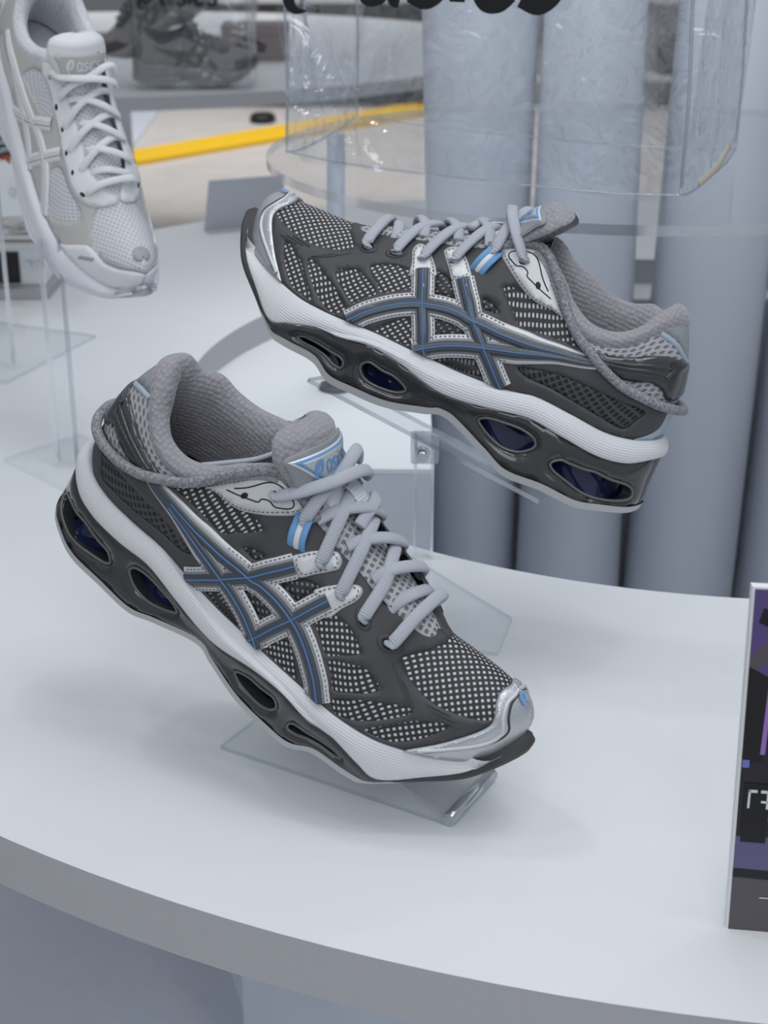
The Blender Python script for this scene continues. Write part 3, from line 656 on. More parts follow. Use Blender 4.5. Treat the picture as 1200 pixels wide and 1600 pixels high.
    a,b=np.array([16.75]),np.array([.80]); e=upper(a,b)[0]; n=upper_normal(a,b)[0]; upv=np.array([-1.,0,0]); upv-=n*(upv@n); upv/=np.linalg.norm(upv); rt=np.cross(upv,n)
    flat_mark('toe_mark',e+n*.0034,rt,upv,.0085,'print_blue',None,lift=0.0,swirl_only=True)
    # webbing loops at the fifth eyelets
    for sg in (1,-1):
        base=np.array([(.1590,.0292,.0900),(.1578,.0312,.0945),(.1562,.0310,.0995),(.1545,.0285,.1040),(.1532,.0250,.1078),(.1540,.0210,.1065)])*[1,sg,1]
        tn=np.array([-.25,-.2*sg,.95]);nr=np.array([.10,.93*sg,.35]);sd=np.cross(tn,nr);sd/=np.linalg.norm(sd)
        for k,(mt,off) in enumerate((('web_blue',-.0036),('web_white',0),('web_blue',.0036))):
            tube('webbing_loop' if k==1 else 'webbing_edge',base+sd*off,.0019,.0009,mt,up=nr,n=5,k=8)
    build_collar()
    # footbed
    uu=np.linspace(0,17,90);L=curve(BITE,uu);M=curve(med(BITE),uu)
    C=(L+M)/2;Lp=C+(L-C)*.86;Mp=C+(M-C)*.86
    P=np.stack([Lp*(1-t)+Mp*t for t in np.linspace(0,1,7)],1);P[...,2]+=.013; gridmesh('insole',P,'insole',flip=False)
    pad=build_tongue()
    label_patch('tongue_front',[(-1.0,4.55),(-.98,5.6),(-.9,6.35),(0,6.5),(.9,6.35),(.98,5.6),(1.0,4.55),(.5,4.2),(-.5,4.2)],.0002,'heel_fabric',.0006,pad)
    lb=label_patch('tongue_label',[(-.86,6.12),(0,6.2),(.86,6.12),(.93,6.02),(.6,5.2),(.48,4.9),(.25,4.78),(-.25,4.78),(-.48,4.9),(-.6,5.2),(-.93,6.02)],.0008,'label_rim',.0010,pad)
    label_patch('label_band',[(-.82,6.06),(0,6.14),(.82,6.06),(.86,5.98),(.54,5.18),(.44,4.96),(.23,4.86),(-.23,4.86),(-.44,4.96),(-.54,5.18),(-.86,5.98)],.0016,'print_blue',.0005,lb)
    label_patch('label_plate',[(-.70,5.94),(0,6.02),(.70,5.94),(.74,5.88),(.48,5.2),(.40,5.0),(.22,4.91),(-.22,4.91),(-.40,5.0),(-.48,5.2),(-.74,5.88)],.0020,'label_plate',.0005,lb)
    def on_label(v):
        f,n=tongue_front(5.42+v[:,1]/.0125,v[:,0]*-1/.0282+.0,.0028); return f
    # +y runs to the wearer's left: read from in front, right is -y
    v,f,wd=wordmark('asics',.17); v=(v-[wd/2,.42])*.0078
    if X.mirror: v=v*[-1,1]
    mk('label_print',tongue_front(5.50+v[:,1]/.0125,v[:,0]/.0282,.0028)[0],f,'print_blue',lb,smooth=False)
    for s0,w0 in ((3.75,.0105),):
        label_patch('tongue_badge',[(-.45,4.55),(.45,4.55),(.55,4.2),(.5,3.6),(0,3.45),(-.5,3.6),(-.55,4.2)],.0006,'web_pale',.0008,pad)
    for i,p in enumerate(LACE_LAT):
        p=[np.array(q) for q in p]
        if i!=4:
            a,b=np.array([EYES[i][0]]),np.array([EYES[i][1]]); e=upper(a,b)[0]; n=upper_normal(a,b)[0]; p[0]=e-n*.0015; p[1]=e+n*.0042+(p[2]-e)*.12
        tube('lace',p,.0039,.0021,'lace',up=(0.2,.25,1),k=12)
    for i,p in enumerate(LACE_MED): tube('lace',p,.0039,.0021,'lace',up=(0.2,-.1,1),k=12)
    tube('lace_keeper',[(.1560,-.0060,.1180),(.1585,-.0060,.1235),(.1660,-.0062,.1215),(.1730,-.0064,.1165),(.1770,-.0066,.1115)],.0062,.0008,'web_pale',up=(.5,0,1),k=10)
    # cord round the collar and heel
    R=dense(ROPE,4)
    L=upper(R[:,0],R[:,1])+upper_normal(R[:,0],R[:,1])*np.interp(R[:,0],[0,1,3,7,9.5],[.006,.005,.004,.0035,.002])[:,None]
    M=upper(R[:,0],R[:,1],True)+upper_normal(R[:,0],R[:,1],True)*np.interp(R[:,0],[0,1,3,7,9.5],[.006,.005,.004,.0035,.002])[:,None]
    tube('cord',np.vstack([L,M[-2::-1]])[::2],.0031,.0031,'rope',up=(.1,.05,1),n=3,k=10)
    tube('cord_loop',[(.112,-.022,.108),(.100,-.010,.093),(.088,.004,.086),(.080,.016,.083),(.078,.024,.084)],.0017,.0017,'lace',n=6,k=8)
    build_sole_runner()
    r=X.root; X.mirror=False; X.root=None
    return r
def pose(R,t):
    M=Matrix.Identity(4)
    for i in range(3):
        for j in range(3): M[i][j]=R[i][j]
        M[i][3]=t[i]+(CAM[i])
    return M
# ------------------------------------------------------------------ materials of the place
add_noise(pbr('table_white',(.76,.78,.80),.42),8,.02,.05,700,dist=.0003)
add_noise(pbr('table_edge',(.47,.475,.50),.6),900,.10,.3,1200,dist=.0004)
add_noise(pbr('platform_grey',(.60,.63,.70),.55),40,.05)
add_noise(pbr('platform_pale',(.76,.80,.86),.5),40,.05)
pbr('card_white',(.80,.82,.84),.5); pbr('card_grey',(.46,.48,.52),.6)
pbr('column_grey',(.56,.59,.655),.36,spec=.6)
pbr('wall_grey',(.50,.51,.53),.8); pbr('ceiling_white',(.75,.76,.78),.8)
pbr('post_grey',(.42,.46,.52),.35); pbr('steel',(.62,.64,.66),.18,metal=1.0)
pbr('yellow_paint',(.93,.56,.008),.5)
def tile_mat():
    m=pbr('beige_tile',(.70,.66,.63),.35); b=bsdf(m); tc=nd(m,'ShaderNodeTexCoord')
    br=nd(m,'ShaderNodeTexBrick'); br.inputs['Scale'].default_value=1.0; br.inputs['Brick Width'].default_value=.8; br.inputs['Row Height'].default_value=.8; br.offset=0
    br.inputs['Mortar Size'].default_value=.004; br.inputs['Color1'].default_value=(.73,.69,.66,1); br.inputs['Color2'].default_value=(.69,.65,.62,1); br.inputs['Mortar'].default_value=(.55,.52,.50,1)
    mp=nd(m,'ShaderNodeMapping'); mp.inputs['Rotation'].default_value=(0,0,.35); lk(m,tc.outputs['Object'],mp.inputs['Vector']); lk(m,mp.outputs['Vector'],br.inputs['Vector'])
    n=nd(m,'ShaderNodeTexNoise'); n.inputs['Scale'].default_value=2.2; n.inputs['Detail'].default_value=6; n.inputs['Distortion'].default_value=1.2; lk(m,tc.outputs['Object'],n.inputs['Vector'])
    mx=nd(m,'ShaderNodeMix',data_type='RGBA',blend_type='MULTIPLY'); mx.inputs['Factor'].default_value=.35
    cr_=nd(m,'ShaderNodeValToRGB'); cr_.color_ramp.elements[0].color=(.72,.70,.68,1); cr_.color_ramp.elements[1].color=(1,1,1,1); cr_.color_ramp.elements[0].position=.3; cr_.color_ramp.elements[1].position=.6
    lk(m,n.outputs['Fac'],cr_.inputs['Fac']); lk(m,br.outputs['Color'],mx.inputs['A']); lk(m,cr_.outputs['Color'],mx.inputs['B']); lk(m,mx.outputs['Result'],b.inputs['Base Color'])
tile_mat()
def film_mat(name,tint,gloss,rough,bump=0,bscale=20,edge=.55):
    """thin clear plastic sheet: mostly passes light, mirrors more at grazing angles"""
    m=bpy.data.materials.new(name); m.use_nodes=True; nt=m.node_tree; nt.nodes.clear(); MATS[name]=m
    out=nd(m,'ShaderNodeOutputMaterial'); mix=nd(m,'ShaderNodeMixShader'); tr=nd(m,'ShaderNodeBsdfTransparent'); gl=nd(m,'ShaderNodeBsdfGlossy')
    tr.inputs[0].default_value=(*tint,1); gl.inputs['Roughness'].default_value=rough; gl.inputs['Color'].default_value=(.95,.97,1,1)
    fr=nd(m,'ShaderNodeLayerWeight'); fr.inputs['Blend'].default_value=.35
    mr=nd(m,'ShaderNodeMapRange'); mr.inputs['To Min'].default_value=gloss; mr.inputs['To Max'].default_value=edge
    pw=nd(m,'ShaderNodeMath',operation='POWER'); pw.inputs[1].default_value=3.0
    lk(m,fr.outputs['Facing'],pw.inputs[0]); lk(m,pw.outputs[0],mr.inputs['Value'])
    lk(m,mr.outputs['Result'],mix.inputs[0]); lk(m,tr.outputs[0],mix.inputs[1]); lk(m,gl.outputs[0],mix.inputs[2]); lk(m,mix.outputs[0],out.inputs[0])
    if bump:
        tc=nd(m,'ShaderNodeTexCoord'); n=nd(m,'ShaderNodeTexNoise'); n.inputs['Scale'].default_value=bscale; n.inputs['Distortion'].default_value=1.5; lk(m,tc.outputs['Object'],n.inputs['Vector'])
        bp=nd(m,'ShaderNodeBump'); bp.inputs['Strength'].default_value=bump; bp.inputs['Distance'].default_value=.01; lk(m,n.outputs['Fac'],bp.inputs['Height'])
        lk(m,bp.outputs['Normal'],gl.inputs['Normal']); lk(m,bp.outputs['Normal'],fr.inputs['Normal'])
    return m
film_mat('vinyl',(.94,.95,.96),.11,.06,.7,22,.85)
film_mat('vinyl_edge',(.80,.82,.85),.35,.2,0,1,.8)
film_mat('acrylic',(.988,.991,.994),.010,.05,0,1,.25)
film_mat('acrylic_edge',(.80,.82,.85),.22,.12,0,1,.6)
film_mat('acrylic_bright',(.92,.94,.95),.45,.15,0,1,.8)

# ------------------------------------------------------------------ builders for plain solids
def struct(o): o['kind']='structure'; return o
def solid(name,V,F,mat,parent=None,bevel=0,smooth=False):
    me=bpy.data.meshes.new(name); me.from_pydata([tuple(v) for v in V],[],F); me.update()
    bm=bmesh.new(); bm.from_mesh(me); bmesh.ops.recalc_face_normals(bm,faces=bm.faces)
    if bevel: bmesh.ops.bevel(bm,geom=list(bm.edges),offset=bevel,segments=2,affect='EDGES',profile=.6)
    bm.to_mesh(me); bm.free()
    return link(name,me,mat,parent,smooth)
BOXF=[(0,3,2,1),(4,5,6,7),(0,1,5,4),(1,2,6,5),(2,3,7,6),(3,0,4,7)]
def box(name,lo,hi,mat,parent=None,bevel=0):
    (a,b,c),(d,e,f)=lo,hi
    return solid(name,[(a,b,c),(d,b,c),(d,e,c),(a,e,c),(a,b,f),(d,b,f),(d,e,f),(a,e,f)],BOXF,mat,parent,bevel)
def prism(name,base,z0,z1,mat,parent=None,bevel=0):
    n=len(base); V=[(x,y,z0) for x,y in base]+[(x,y,z1) for x,y in base]
    return solid(name,V,[list(range(n))[::-1],list(range(n,2*n))]+[[i,(i+1)%n,n+(i+1)%n,n+i] for i in range(n)],mat,parent,bevel)
def cyl(name,p0,p1,r0,r1,mat,parent=None,n=32,smooth=True,cap=True):
    p0,p1=Vector(p0),Vector(p1); d=(p1-p0).normalized(); a=d.orthogonal().normalized(); b=d.cross(a)
    V=[];F=[]
    for p,r in ((p0,r0),(p1,r1)):
        for k in range(n): t=2*math.pi*k/n; V.append(p+a*(r*math.cos(t))+b*(r*math.sin(t)))
    F=[(k,(k+1)%n,n+(k+1)%n,n+k) for k in range(n)]
    if cap: F+=[tuple(range(n))[::-1],tuple(range(n,2*n))]
    o=solid(name,V,F,mat,parent,0,smooth)
    if smooth:
        for p in o.data.polygons:
            if len(p.vertices)>4: p.use_smooth=False
    return o
def ring_slab(name,c,r0,r1,z0,z1,mats,parent=None,n=160,a0=0,a1=2*math.pi):
    V=[];F=[];mi=[]
    for k in range(n):
        t=a0+(a1-a0)*k/n
        for r,z in ((r0,z1),(r1,z1),(r1,z0),(r0,z0)): V.append((c[0]+r*math.cos(t),c[1]+r*math.sin(t),z))
    for k in range(n):
        j=(k+1)%n
        for q in range(4):
            F.append((4*k+q,4*k+(q+1)%4,4*j+(q+1)%4,4*j+q)[::-1]); mi.append(0 if q==0 else 1)
    me=bpy.data.meshes.new(name); me.from_pydata(V,[],F); me.update()
    o=link(name,me,mats,parent,False); me.polygons.foreach_set('material_index',mi)
    bm=bmesh.new();bm.from_mesh(me);bmesh.ops.recalc_face_normals(bm,faces=bm.faces);bm.to_mesh(me);bm.free()
    return o
def plate(name,quad,th,mat,parent=None,edge='acrylic_edge',n=None):
    """clear sheet from four corners (top face), edges a child of their own"""
    q=[Vector(p) for p in quad]; nn=(q[1]-q[0]).cross(q[3]-q[0]).normalized() if n is None else Vector(n)
    lo=[p-nn*th for p in q]
    o=solid(name,[tuple(p) for p in q+lo],[(0,1,2,3),(7,6,5,4)],mat,parent)
    solid('edge',[tuple(p) for p in q+lo],[(0,1,5,4),(1,2,6,5),(2,3,7,6),(3,0,4,7)],edge,o)
    return o

# ------------------------------------------------------------------ the setting
struct(box('floor',(-9,-3,-.05),(9,13.6,0),'beige_tile'))
struct(box('wall_back',(-9,13.5,0),(9,13.7,4.2),'wall_grey'))
struct(box('wall_left',(-9.1,-3,0),(-9,13.5,4.2),'wall_grey'))
struct(box('wall_right',(9,-3,0),(9.1,13.5,4.2),'wall_grey'))
CT=(.351,1.624)
tag(ring_slab('floor_platform',CT,.01,1.75,0,.012,['platform_grey','platform_grey'],n=96),'grey round floor platform under the ring shaped table','platform')
tag(prism('floor_panel',[(-.138,1.40),(-.078,1.25),(.9,1.0),(.9,2.6),(-.35,2.6),(-.223,1.68)],.0125,.020,'platform_pale'),'pale panel lying on the grey platform beneath the table','panel')
tbl=empty('display_table',Matrix.Translation((CT[0],CT[1],0)),'large white ring shaped display table with a grey edge','table')
t_=ring_slab('table_top',(0,0),.566,1.047,.765,.80,['table_white','table_edge'],tbl,n=220)
for a in (160,20,300,340,60):
    r=.80; cyl('leg',(r*math.cos(math.radians(a)),r*math.sin(math.radians(a)),.012),(r*math.cos(math.radians(a)),r*math.sin(math.radians(a)),.765),.025,.025,'post_grey',tbl)
shelf=prism('inner_shelf',[(-.42-CT[0],1.4385-CT[1]),(.050-CT[0],1.4325-CT[1]),(.056-CT[0],2.10-CT[1]),(.95-CT[0],2.10-CT[1]),(.95-CT[0],2.4-CT[1]),(-.42-CT[0],2.4-CT[1])],.7600,.7648,'table_white',tbl)
prism('plinth',[(-.165-CT[0],1.4385-CT[1]),(.050-CT[0],1.4325-CT[1]),(.056-CT[0],2.10-CT[1]),(.95-CT[0],2.10-CT[1]),(.95-CT[0],2.4-CT[1]),(-.165-CT[0],2.4-CT[1])],.0205,.7600,'platform_grey',tbl)
for i,(xb,rb,xt,rt,y,w) in enumerate(((.1290,.0480,.1130,.0900,1.99,'leftmost grey cylindrical column behind the raised grey shoe'),(.2555,.0760,.2580,.0530,1.95,'second grey column from the left, beside the leftmost one'),(.4020,.0770,.4470,.0670,1.95,'third grey column from the left, behind the heel of the raised shoe'),(.5640,.0790,.6080,.0680,1.97,'rightmost grey column, cut off at the edge of the picture'))):
    o=empty('column',Matrix.Translation((xb,y,0)),w,'column','grey columns inside the table ring')
    cyl('shaft',(0,0,.021),(xt-xb,0,1.95),rb,rt,'column_grey',o,n=64); cyl('foot',(0,0,.0205),(0,0,.05),rb+.008,rb+.006,'column_grey',o,n=64)
# far table, its platform, strip on the floor
far=empty('display_table',Matrix.Translation((-.9,5.25,0)),'white display table far behind, carrying the clear bag with shoes','table')
ring_slab('table_top',(0,0),.45,1.33,.765,.80,['table_white','table_edge'],far,n=140)
cyl('drum',(-.35,0,0.012),(-.35,0,.765),.40,.40,'platform_grey',far,n=48)
tag(prism('floor_platform',[(-4.5,6.2),(-1.262,6.2),(-1.30,7.8),(-1.3473,9.46),(-1.38,11.2),(-4.5,11.2)],0,.012,'platform_grey'),'grey floor platform beyond the white shoe, left of the yellow strip','platform')
tag(prism('floor_strip',[(-2.2,7.24),(-1.257,7.56),(-.6,8.36),(.4,9.45),(.4,9.95),(-.56,8.82),(-1.3123,7.93),(-2.2,7.55)] if False else [(-1.29,7.50),(.9,10.0),(.9,10.62),(-1.30,7.93)],0,.02,'yellow_paint'),'bright yellow strip running across the pale tiled floor','strip')
POSE_A=pose([[0.76773,0.49386,0.40829],[-0.41882,0.86898,-0.26357],[-0.48496,0.03135,0.87397]],[-0.19345,0.90251,-0.34928])
POSE_B=pose([[-0.88919,-0.25049,0.38288],[0.30847,-0.94624,0.09733],[0.33792,0.20465,0.91866]],[0.17286,0.93802,-0.37756])
runA=build_runner('running_shoe',POSE_A,True,'grey running shoe in the foreground, toe tilted down towards the white table','pair of grey running shoes')
runB=build_runner('running_shoe',POSE_B,False,'grey running shoe raised behind, toe pointing up to the left on clear stand','pair of grey running shoes')
# ------------------------------------------------------------------ plainer trainers for the other displays
def trainer_mats(p,net,panel,leather,foam,lace,lining,accent,dots):
    cell_mat(p+'net',net,dots,.0036,.30); pbr(p+'panel',panel,.7); pbr(p+'leather',leather,.45); 
    rib_mat(p+'foam',foam,.55,.003,axis=1,strength=.15); rib_mat(p+'lace',lace,.8,.0016,axis=0,strength=.4); knit_mat(p+'lining',lining,300,.4); pbr(p+'accent',accent,.5)
trainer_mats('w_',(.66,.67,.71),(.50,.485,.47),(.74,.75,.78),(.72,.73,.78),(.76,.77,.80),(.66,.67,.71),(.36,.37,.39),(.50,.51,.55))
trainer_mats('r_',(.30,.06,.05),(.33,.07,.05),(.62,.60,.58),(.62,.60,.58),(.20,.30,.32),(.25,.10,.09),(.12,.20,.22),(.40,.12,.10))
trainer_mats('g_',(.20,.19,.19),(.25,.235,.23),(.075,.07,.07),(.27,.26,.255),(.20,.19,.19),(.05,.05,.055),(.03,.05,.11),(.40,.39,.39))
def build_trainer(name,mat4,mirror,pre,label,group,detail=True,print_mat='web_white',text=True):
    X.mirror=mirror; X.root=empty(name,mat4,label,'shoe',group)
    build_upper(pre+'net')
    body=[(a,0.0) for a in np.linspace(.0,14.0,60)]+list(map(tuple,dense([(14.0,0),(14.3,.25),(14.0,.42),(13.4,.55),(13.0,.72),(12.9,1.0)],6)))+[(a,1.0) for a in np.linspace(12.7,9.4,30)]+list(map(tuple,dense([(8.3,1.0),(7.2,.93),(6,.92),(4.5,.92),(3,.93),(1.5,.95),(0,.96)],6)))
    body=[(float(a),float(b)) for a,b in body]
    wins=[[(12.8,.48),(12.2,.60),(11.2,.60),(10.6,.55),(10.3,.40),(10.8,.20),(11.6,.12),(12.4,.30)],[(9.0,.72),(8.0,.80),(6.8,.80),(6.2,.66),(7.0,.58),(8.0,.52),(8.8,.58)],[(5.6,.36),(4.6,.44),(3.2,.38),(3.0,.2),(4.2,.16),(5.4,.22)]]
    for m in (False,True):
        overlay('side_panel',body,wins,.0008,pre+'panel',m,smooth_in=False,step=3.2)
        eb=overlay('eyestay',[(13.15,1.0),(13.1,.82),(12.6,.66),(11.6,.66),(10.6,.68),(9.6,.72),(8.6,.76),(7.7,.80),(7.3,.90),(7.8,1.0),(9,1.0),(10.5,1.0),(12,1.0)],[],.0016,pre+'leather',m,base=.0008,step=3.2)
        sw=[[.012]*6,[.012]*6,[.012]*10+[.010,.009,.008,.007],[.012]*6+[.010,.009,.007,.006]]
        fr=strips('stripe_border',[V1,V2,H1,H2],sw,.0011,pre+'leather',m,base=.0009,k=5)
        if detail:
            strips('stripe_inlay',[V1,V2,H1,H2],[[x*.35 for x in r] for r in sw],.0005,pre+'panel',m,base=.0019,k=3)
            strips('stripe_line',[V1,V2,H1,H2],.0014,.0006,pre+'leather',m,base=.0022,parent=fr,k=3)
            dashes('stitching',[[(13.0,.80),(12.5,.685),(11.6,.685),(10.6,.705),(9.6,.745),(8.6,.785),(7.8,.83)]],pre+'panel',m,base=.0026,parent=eb)
        tc=overlay('toe_guard',[(17,0),(17,.30),(17,.50),(16.4,.52),(15.8,.44),(15.2,.36),(14.6,.36),(14.0,.34),(13.6,.24),(13.1,.10),(12.8,0),(14,0),(15.5,0)],[],.0022,pre+'leather',m,base=.0005,step=3.2)
        strips('guard_line',[[(17,.56),(16.4,.575),(15.75,.50),(15.15,.42),(14.6,.41)]],.0018,.0012,pre+'accent',m,base=.0008,k=4,parent=tc)
        if detail:
            for k in range(5):
                u0=14.65-.13*k; overlay('guard_vent',[(u0,.30-.03*k),(u0-.09,.30-.03*k),(u0-.12,.235-.03*k),(u0-.03,.235-.03*k)],[],.0005,pre+'accent',m,base=.0026,step=1.5,parent=tc)
            for (a,b) in EYES:
                overlay('eyelet_hole',[(a+.10*math.cos(t),b+.024*math.sin(t)) for t in np.linspace(0,6.283,10,endpoint=False)],[],.0002,'black',m,base=.0024,step=1,parent=eb)
        overlay('toe_patch',[(15.9,1.0),(15.75,.88),(16.1,.78),(16.7,.80),(16.9,1.0)],[],.0008,pre+'accent',m,base=.0006,step=2)
        overlay('heel_counter',[(0,.05),(0,.62),(.9,.60),(1.6,.50),(1.9,.30),(1.6,.05),(.8,.02)],[],.0018,pre+'leather',m,base=.0008,step=3)
    build_collar(pre+'lining')
    uu=np.linspace(0,17,90);L=curve(BITE,uu);M=curve(med(BITE),uu);C=(L+M)/2;Lp=C+(L-C)*.86;Mp=C+(M-C)*.86
    P=np.stack([Lp*(1-t)+Mp*t for t in np.linspace(0,1,7)],1);P[...,2]+=.013; gridmesh('insole',P,pre+'lining')
    pad=build_tongue(pre+'net',pre+'leather',pre+'panel')
    lb=label_patch('tongue_label',[(-.80,6.2),(0,6.3),(.80,6.2),(.84,5.6),(.8,4.6),(0,4.4),(-.8,4.6),(-.84,5.6)],.0004,pre+'panel',.0010,pad)
    if text:
        v,f,wd=wordmark('asics',.17); v=(v-[wd/2,.42])*.0085
        if X.mirror: v=v*[-1,1]
        mk('label_print',tongue_front(5.6+v[:,1]/.0125,v[:,0]/.0282,.0018)[0],f,print_mat,lb,smooth=False)
    for p in LACE_LAT: tube('lace',[(x,y,z+.0015) for x,y,z in p],.0033,.0019,pre+'lace',up=(0.2,.25,1),k=10)
    for p in LACE_MED[:4]: tube('lace',[(x,y,z+.0015) for x,y,z in p],.0033,.0019,pre+'lace',up=(0.2,-.1,1),k=10)
    def fs(U,T,m):
        t=np.clip(T,0,2); P=sole(U,t,m); N=sole_normal(U,np.clip(t,.05,1.95),m)
        low=np.clip(t-1,0,1); g=.0035*np.sin(np.pi*np.clip(t/2,0,1))**.6+.0030*np.exp(-((U-11.2)/2.0)**2)*low+.0035*np.exp(-((U-4)/2.4)**2)*low
        g=g+.0016*np.sin(t*19+U*.45)*np.clip((t-.7)*3,0,1)
        P=P+N*g[...,None]; P[...,2]-=.006*low*np.clip((15-U)/3,0,1)
        P=np.where((T<0)[...,None],P-N*.005,P); P=np.where((T>2.2)[...,None],P*[1,0,1]+np.array([0,-.002,0]),P)
        return P
    P=closed_sole(fs,np.r_[-.5,np.linspace(0,2,34),3.0],170); gridmesh('sole',P,pre+'foam',closed=True)
    r=X.root; X.mirror=False; X.root=None
    return r
POSE_W=pose([[0.371,0.7875,0.3755],[-0.5545,0.4886,-0.6441],[-0.7449,0.0285,0.6664]],[-0.3558,1.5267,-0.1329])
build_trainer('running_shoe',POSE_W,True,'w_','white running shoe with pale grey panels, toe hanging down on a tall clear stand','other display shoes')
# ------------------------------------------------------------------ clear stands
Z0=.8003
def stand_root(x,y,label): return empty('acrylic_stand',Matrix.Translation((x,y,.80)),label,'stand','clear acrylic shoe stands')
# folded stand under the front shoe: foot sheet, fold, sloping sheet
r=stand_root(-.03,.82,'folded clear acrylic stand under the toe of the foreground shoe'); o=Vector((-.03,.82,.80))
def rel(pts,o): return [tuple(Vector(p)-o) for p in pts]
plate('foot_plate',rel([(-.1034,.8422,.8033),(.0372,.7568,.8033),(.0658,.807,.8033),(-.0748,.8924,.8033)],o),.003,'acrylic',r)
MA=POSE_A
def la(x,y,z): return MA@Vector((x,y,z))
up0=Vector((.0372,.7568,.806));up1=Vector((.0658,.807,.806))
dirx=(MA.to_3x3()@Vector((-1,0,0))).normalized()
# sheet passes just under the outsole
h0=la(.150,-.0176,-.0198);h1=la(.150,.0401,-.0203)
plate('slope_plate',rel([h0,up0,up1,h1],o),.003,'acrylic',r)
cyl('fold',Vector((.0372,.7568,.8045))-o,Vector((.0658,.807,.8045))-o,.0042,.0042,'acrylic_bright',r,n=16)
# tall stand of the raised shoe
r=stand_root(.03,1.14,'clear acrylic post stand holding up the raised grey shoe'); o=Vector((.03,1.14,.80))
plate('foot_plate',rel([(-.0150,1.02,.8033),(.0808,.968,.8033),(.0951,1.0239,.8033),(.0951+.004,1.10,.8033),][:0] or [(-.030,.995,.8033),(.0808,.968,.8033),(.0951,1.0239,.8033),(.012,1.150,.8033)],o),.003,'acrylic',r)
box('post',(-.0051,-.004,.0033),(.0084,.004,.105),'acrylic',r)
for x in (-.0051,.0084): box('post_edge',(x-.0012,-.0045,.0033),(x+.0012,.0045,.105),'acrylic_bright',r)
MB=POSE_B
def lb_(x,y,z): return MB@Vector((x,y,z))
q=[lb_(.232,.047,-.0125),lb_(.045,.047,-.0235),lb_(.045,-.012,-.0285),lb_(.232,-.012,-.0165)]
q=[lb_(.232,.040,-.0165),lb_(.060,.040,-.0240),lb_(.060,-.020,-.0270),lb_(.232,-.020,-.0195)]
plate('rest_plate',[tuple(p-o) for p in q],.003,'acrylic',r,edge='acrylic_bright')
box('clamp',(-.009,-.012,.085),(.013,.004,.108),'acrylic_edge',r,bevel=.002)
cyl('screw',(.000,-.020,.0935),(.000,-.010,.0935),.0042,.0042,'steel',r,n=20); cyl('screw_boss',(.000,-.0145,.0935),(.000,-.011,.0935),.0062,.0062,'acrylic_bright',r,n=20)
# stand of the white shoe
r=stand_root(-.297,1.347,'clear acrylic post stand holding up the white shoe'); o=Vector((-.297,1.347,.80))
plate('foot_plate',rel([(-.3594,1.3583,.8045),(-.262,1.257,.8045),(-.205,1.315,.8045),(-.300,1.428,.8045)],o),.004,'acrylic',r,edge='acrylic_bright')
box('post',(-.008,-.003,.0045),(.010,.003,.215),'acrylic',r)
for x,m in ((-.008,'acrylic_bright'),(.010,'acrylic_edge')): box('post_edge',(x-.0016,-.0035,.0045),(x+.0016,.0035,.215),m,r)
MW=POSE_W
q=[MW@Vector(p) for p in ((.24,-.030,-.018),(.05,-.030,-.026),(.05,.030,-.026),(.24,.030,-.018))]
plate('rest_plate',[tuple(p-o) for p in q],.003,'acrylic',r)
# red shoe and its stand, at the left edge
rw=np.array([[0.325,0.9316,0.1628],[-0.639,0.343,-0.689],[-0.698,0.120,0.706]])
POSE_R=pose(rw.tolist(),[-.553,2.105,-.212])
build_trainer('running_shoe',POSE_R,True,'r_','rust red shoe with teal laces at the left edge behind the white shoe','other display shoes',detail=False,text=False)
r=stand_root(-.43,1.66,'clear acrylic stand at the left edge, behind the white shoe stand'); o=Vector((-.43,1.66,.80))
plate('foot_plate',rel([(-.4109,1.5983,.8045),(-.345,1.78,.8045),(-.52,1.86,.8045),(-.585,1.68,.8045)],o),.004,'acrylic',r)
box('post',(-.004,-.003,.0045),(.014,.003,.20),'acrylic',r); box('post_edge',(.012,-.0035,.0045),(.0155,.0035,.20),'acrylic_bright',r)
solid('support_panel',[(-.14,.20,.12),(.01,.19,.135),(.03,.16,.20),(-.14,.17,.195),(-.14,.204,.12),(.01,.194,.135),(.03,.164,.20),(-.14,.174,.195)],[(0,1,2,3),(7,6,5,4),(0,4,5,1),(1,5,6,2),(2,6,7,3),(3,7,4,0)],'card_white',r)
cyl('screw',(-.012,.170,.163),(-.012,.180,.165),.004,.004,'steel',r,n=14)
# small display box behind the stands
pbr('screen_black',(.006,.006,.009),.25); pbr('box_grey',(.40,.40,.42),.5); pbr('print_brown',(.25,.22,.20),.6)
r=empty('display_box',Matrix.Translation((-.50,2.02,.80)),'small box with a black front and printed lid, left behind the white shoe','box')
box('base',(-.12,-.060,0),(.062,.075,.014),'box_grey',r,.002); box('body',(-.12,-.035,.014),(.055,.070,.062),'card_white',r,.002)
box('screen',(-.12,-.038,.017),(.022,-.035,.058),'screen_black',r)
for x in (.034,.047): cyl('knob',(x,-.042,.042),(x,-.034,.042),.0045,.0045,'steel',r,n=14)
box('lid',(-.122,-.037,.062),(.057,.072,.068),'card_white',r,.001)
for k,(a,b,c,d) in enumerate(((-.10,-.02,-.02,.0),(0.0,.02,.045,.04),(-.09,.02,-.03,.05),(-.01,-.025,.05,-.01))): box('lid_print',(a,b,.0681),(c,d,.0684),'print_brown',r)

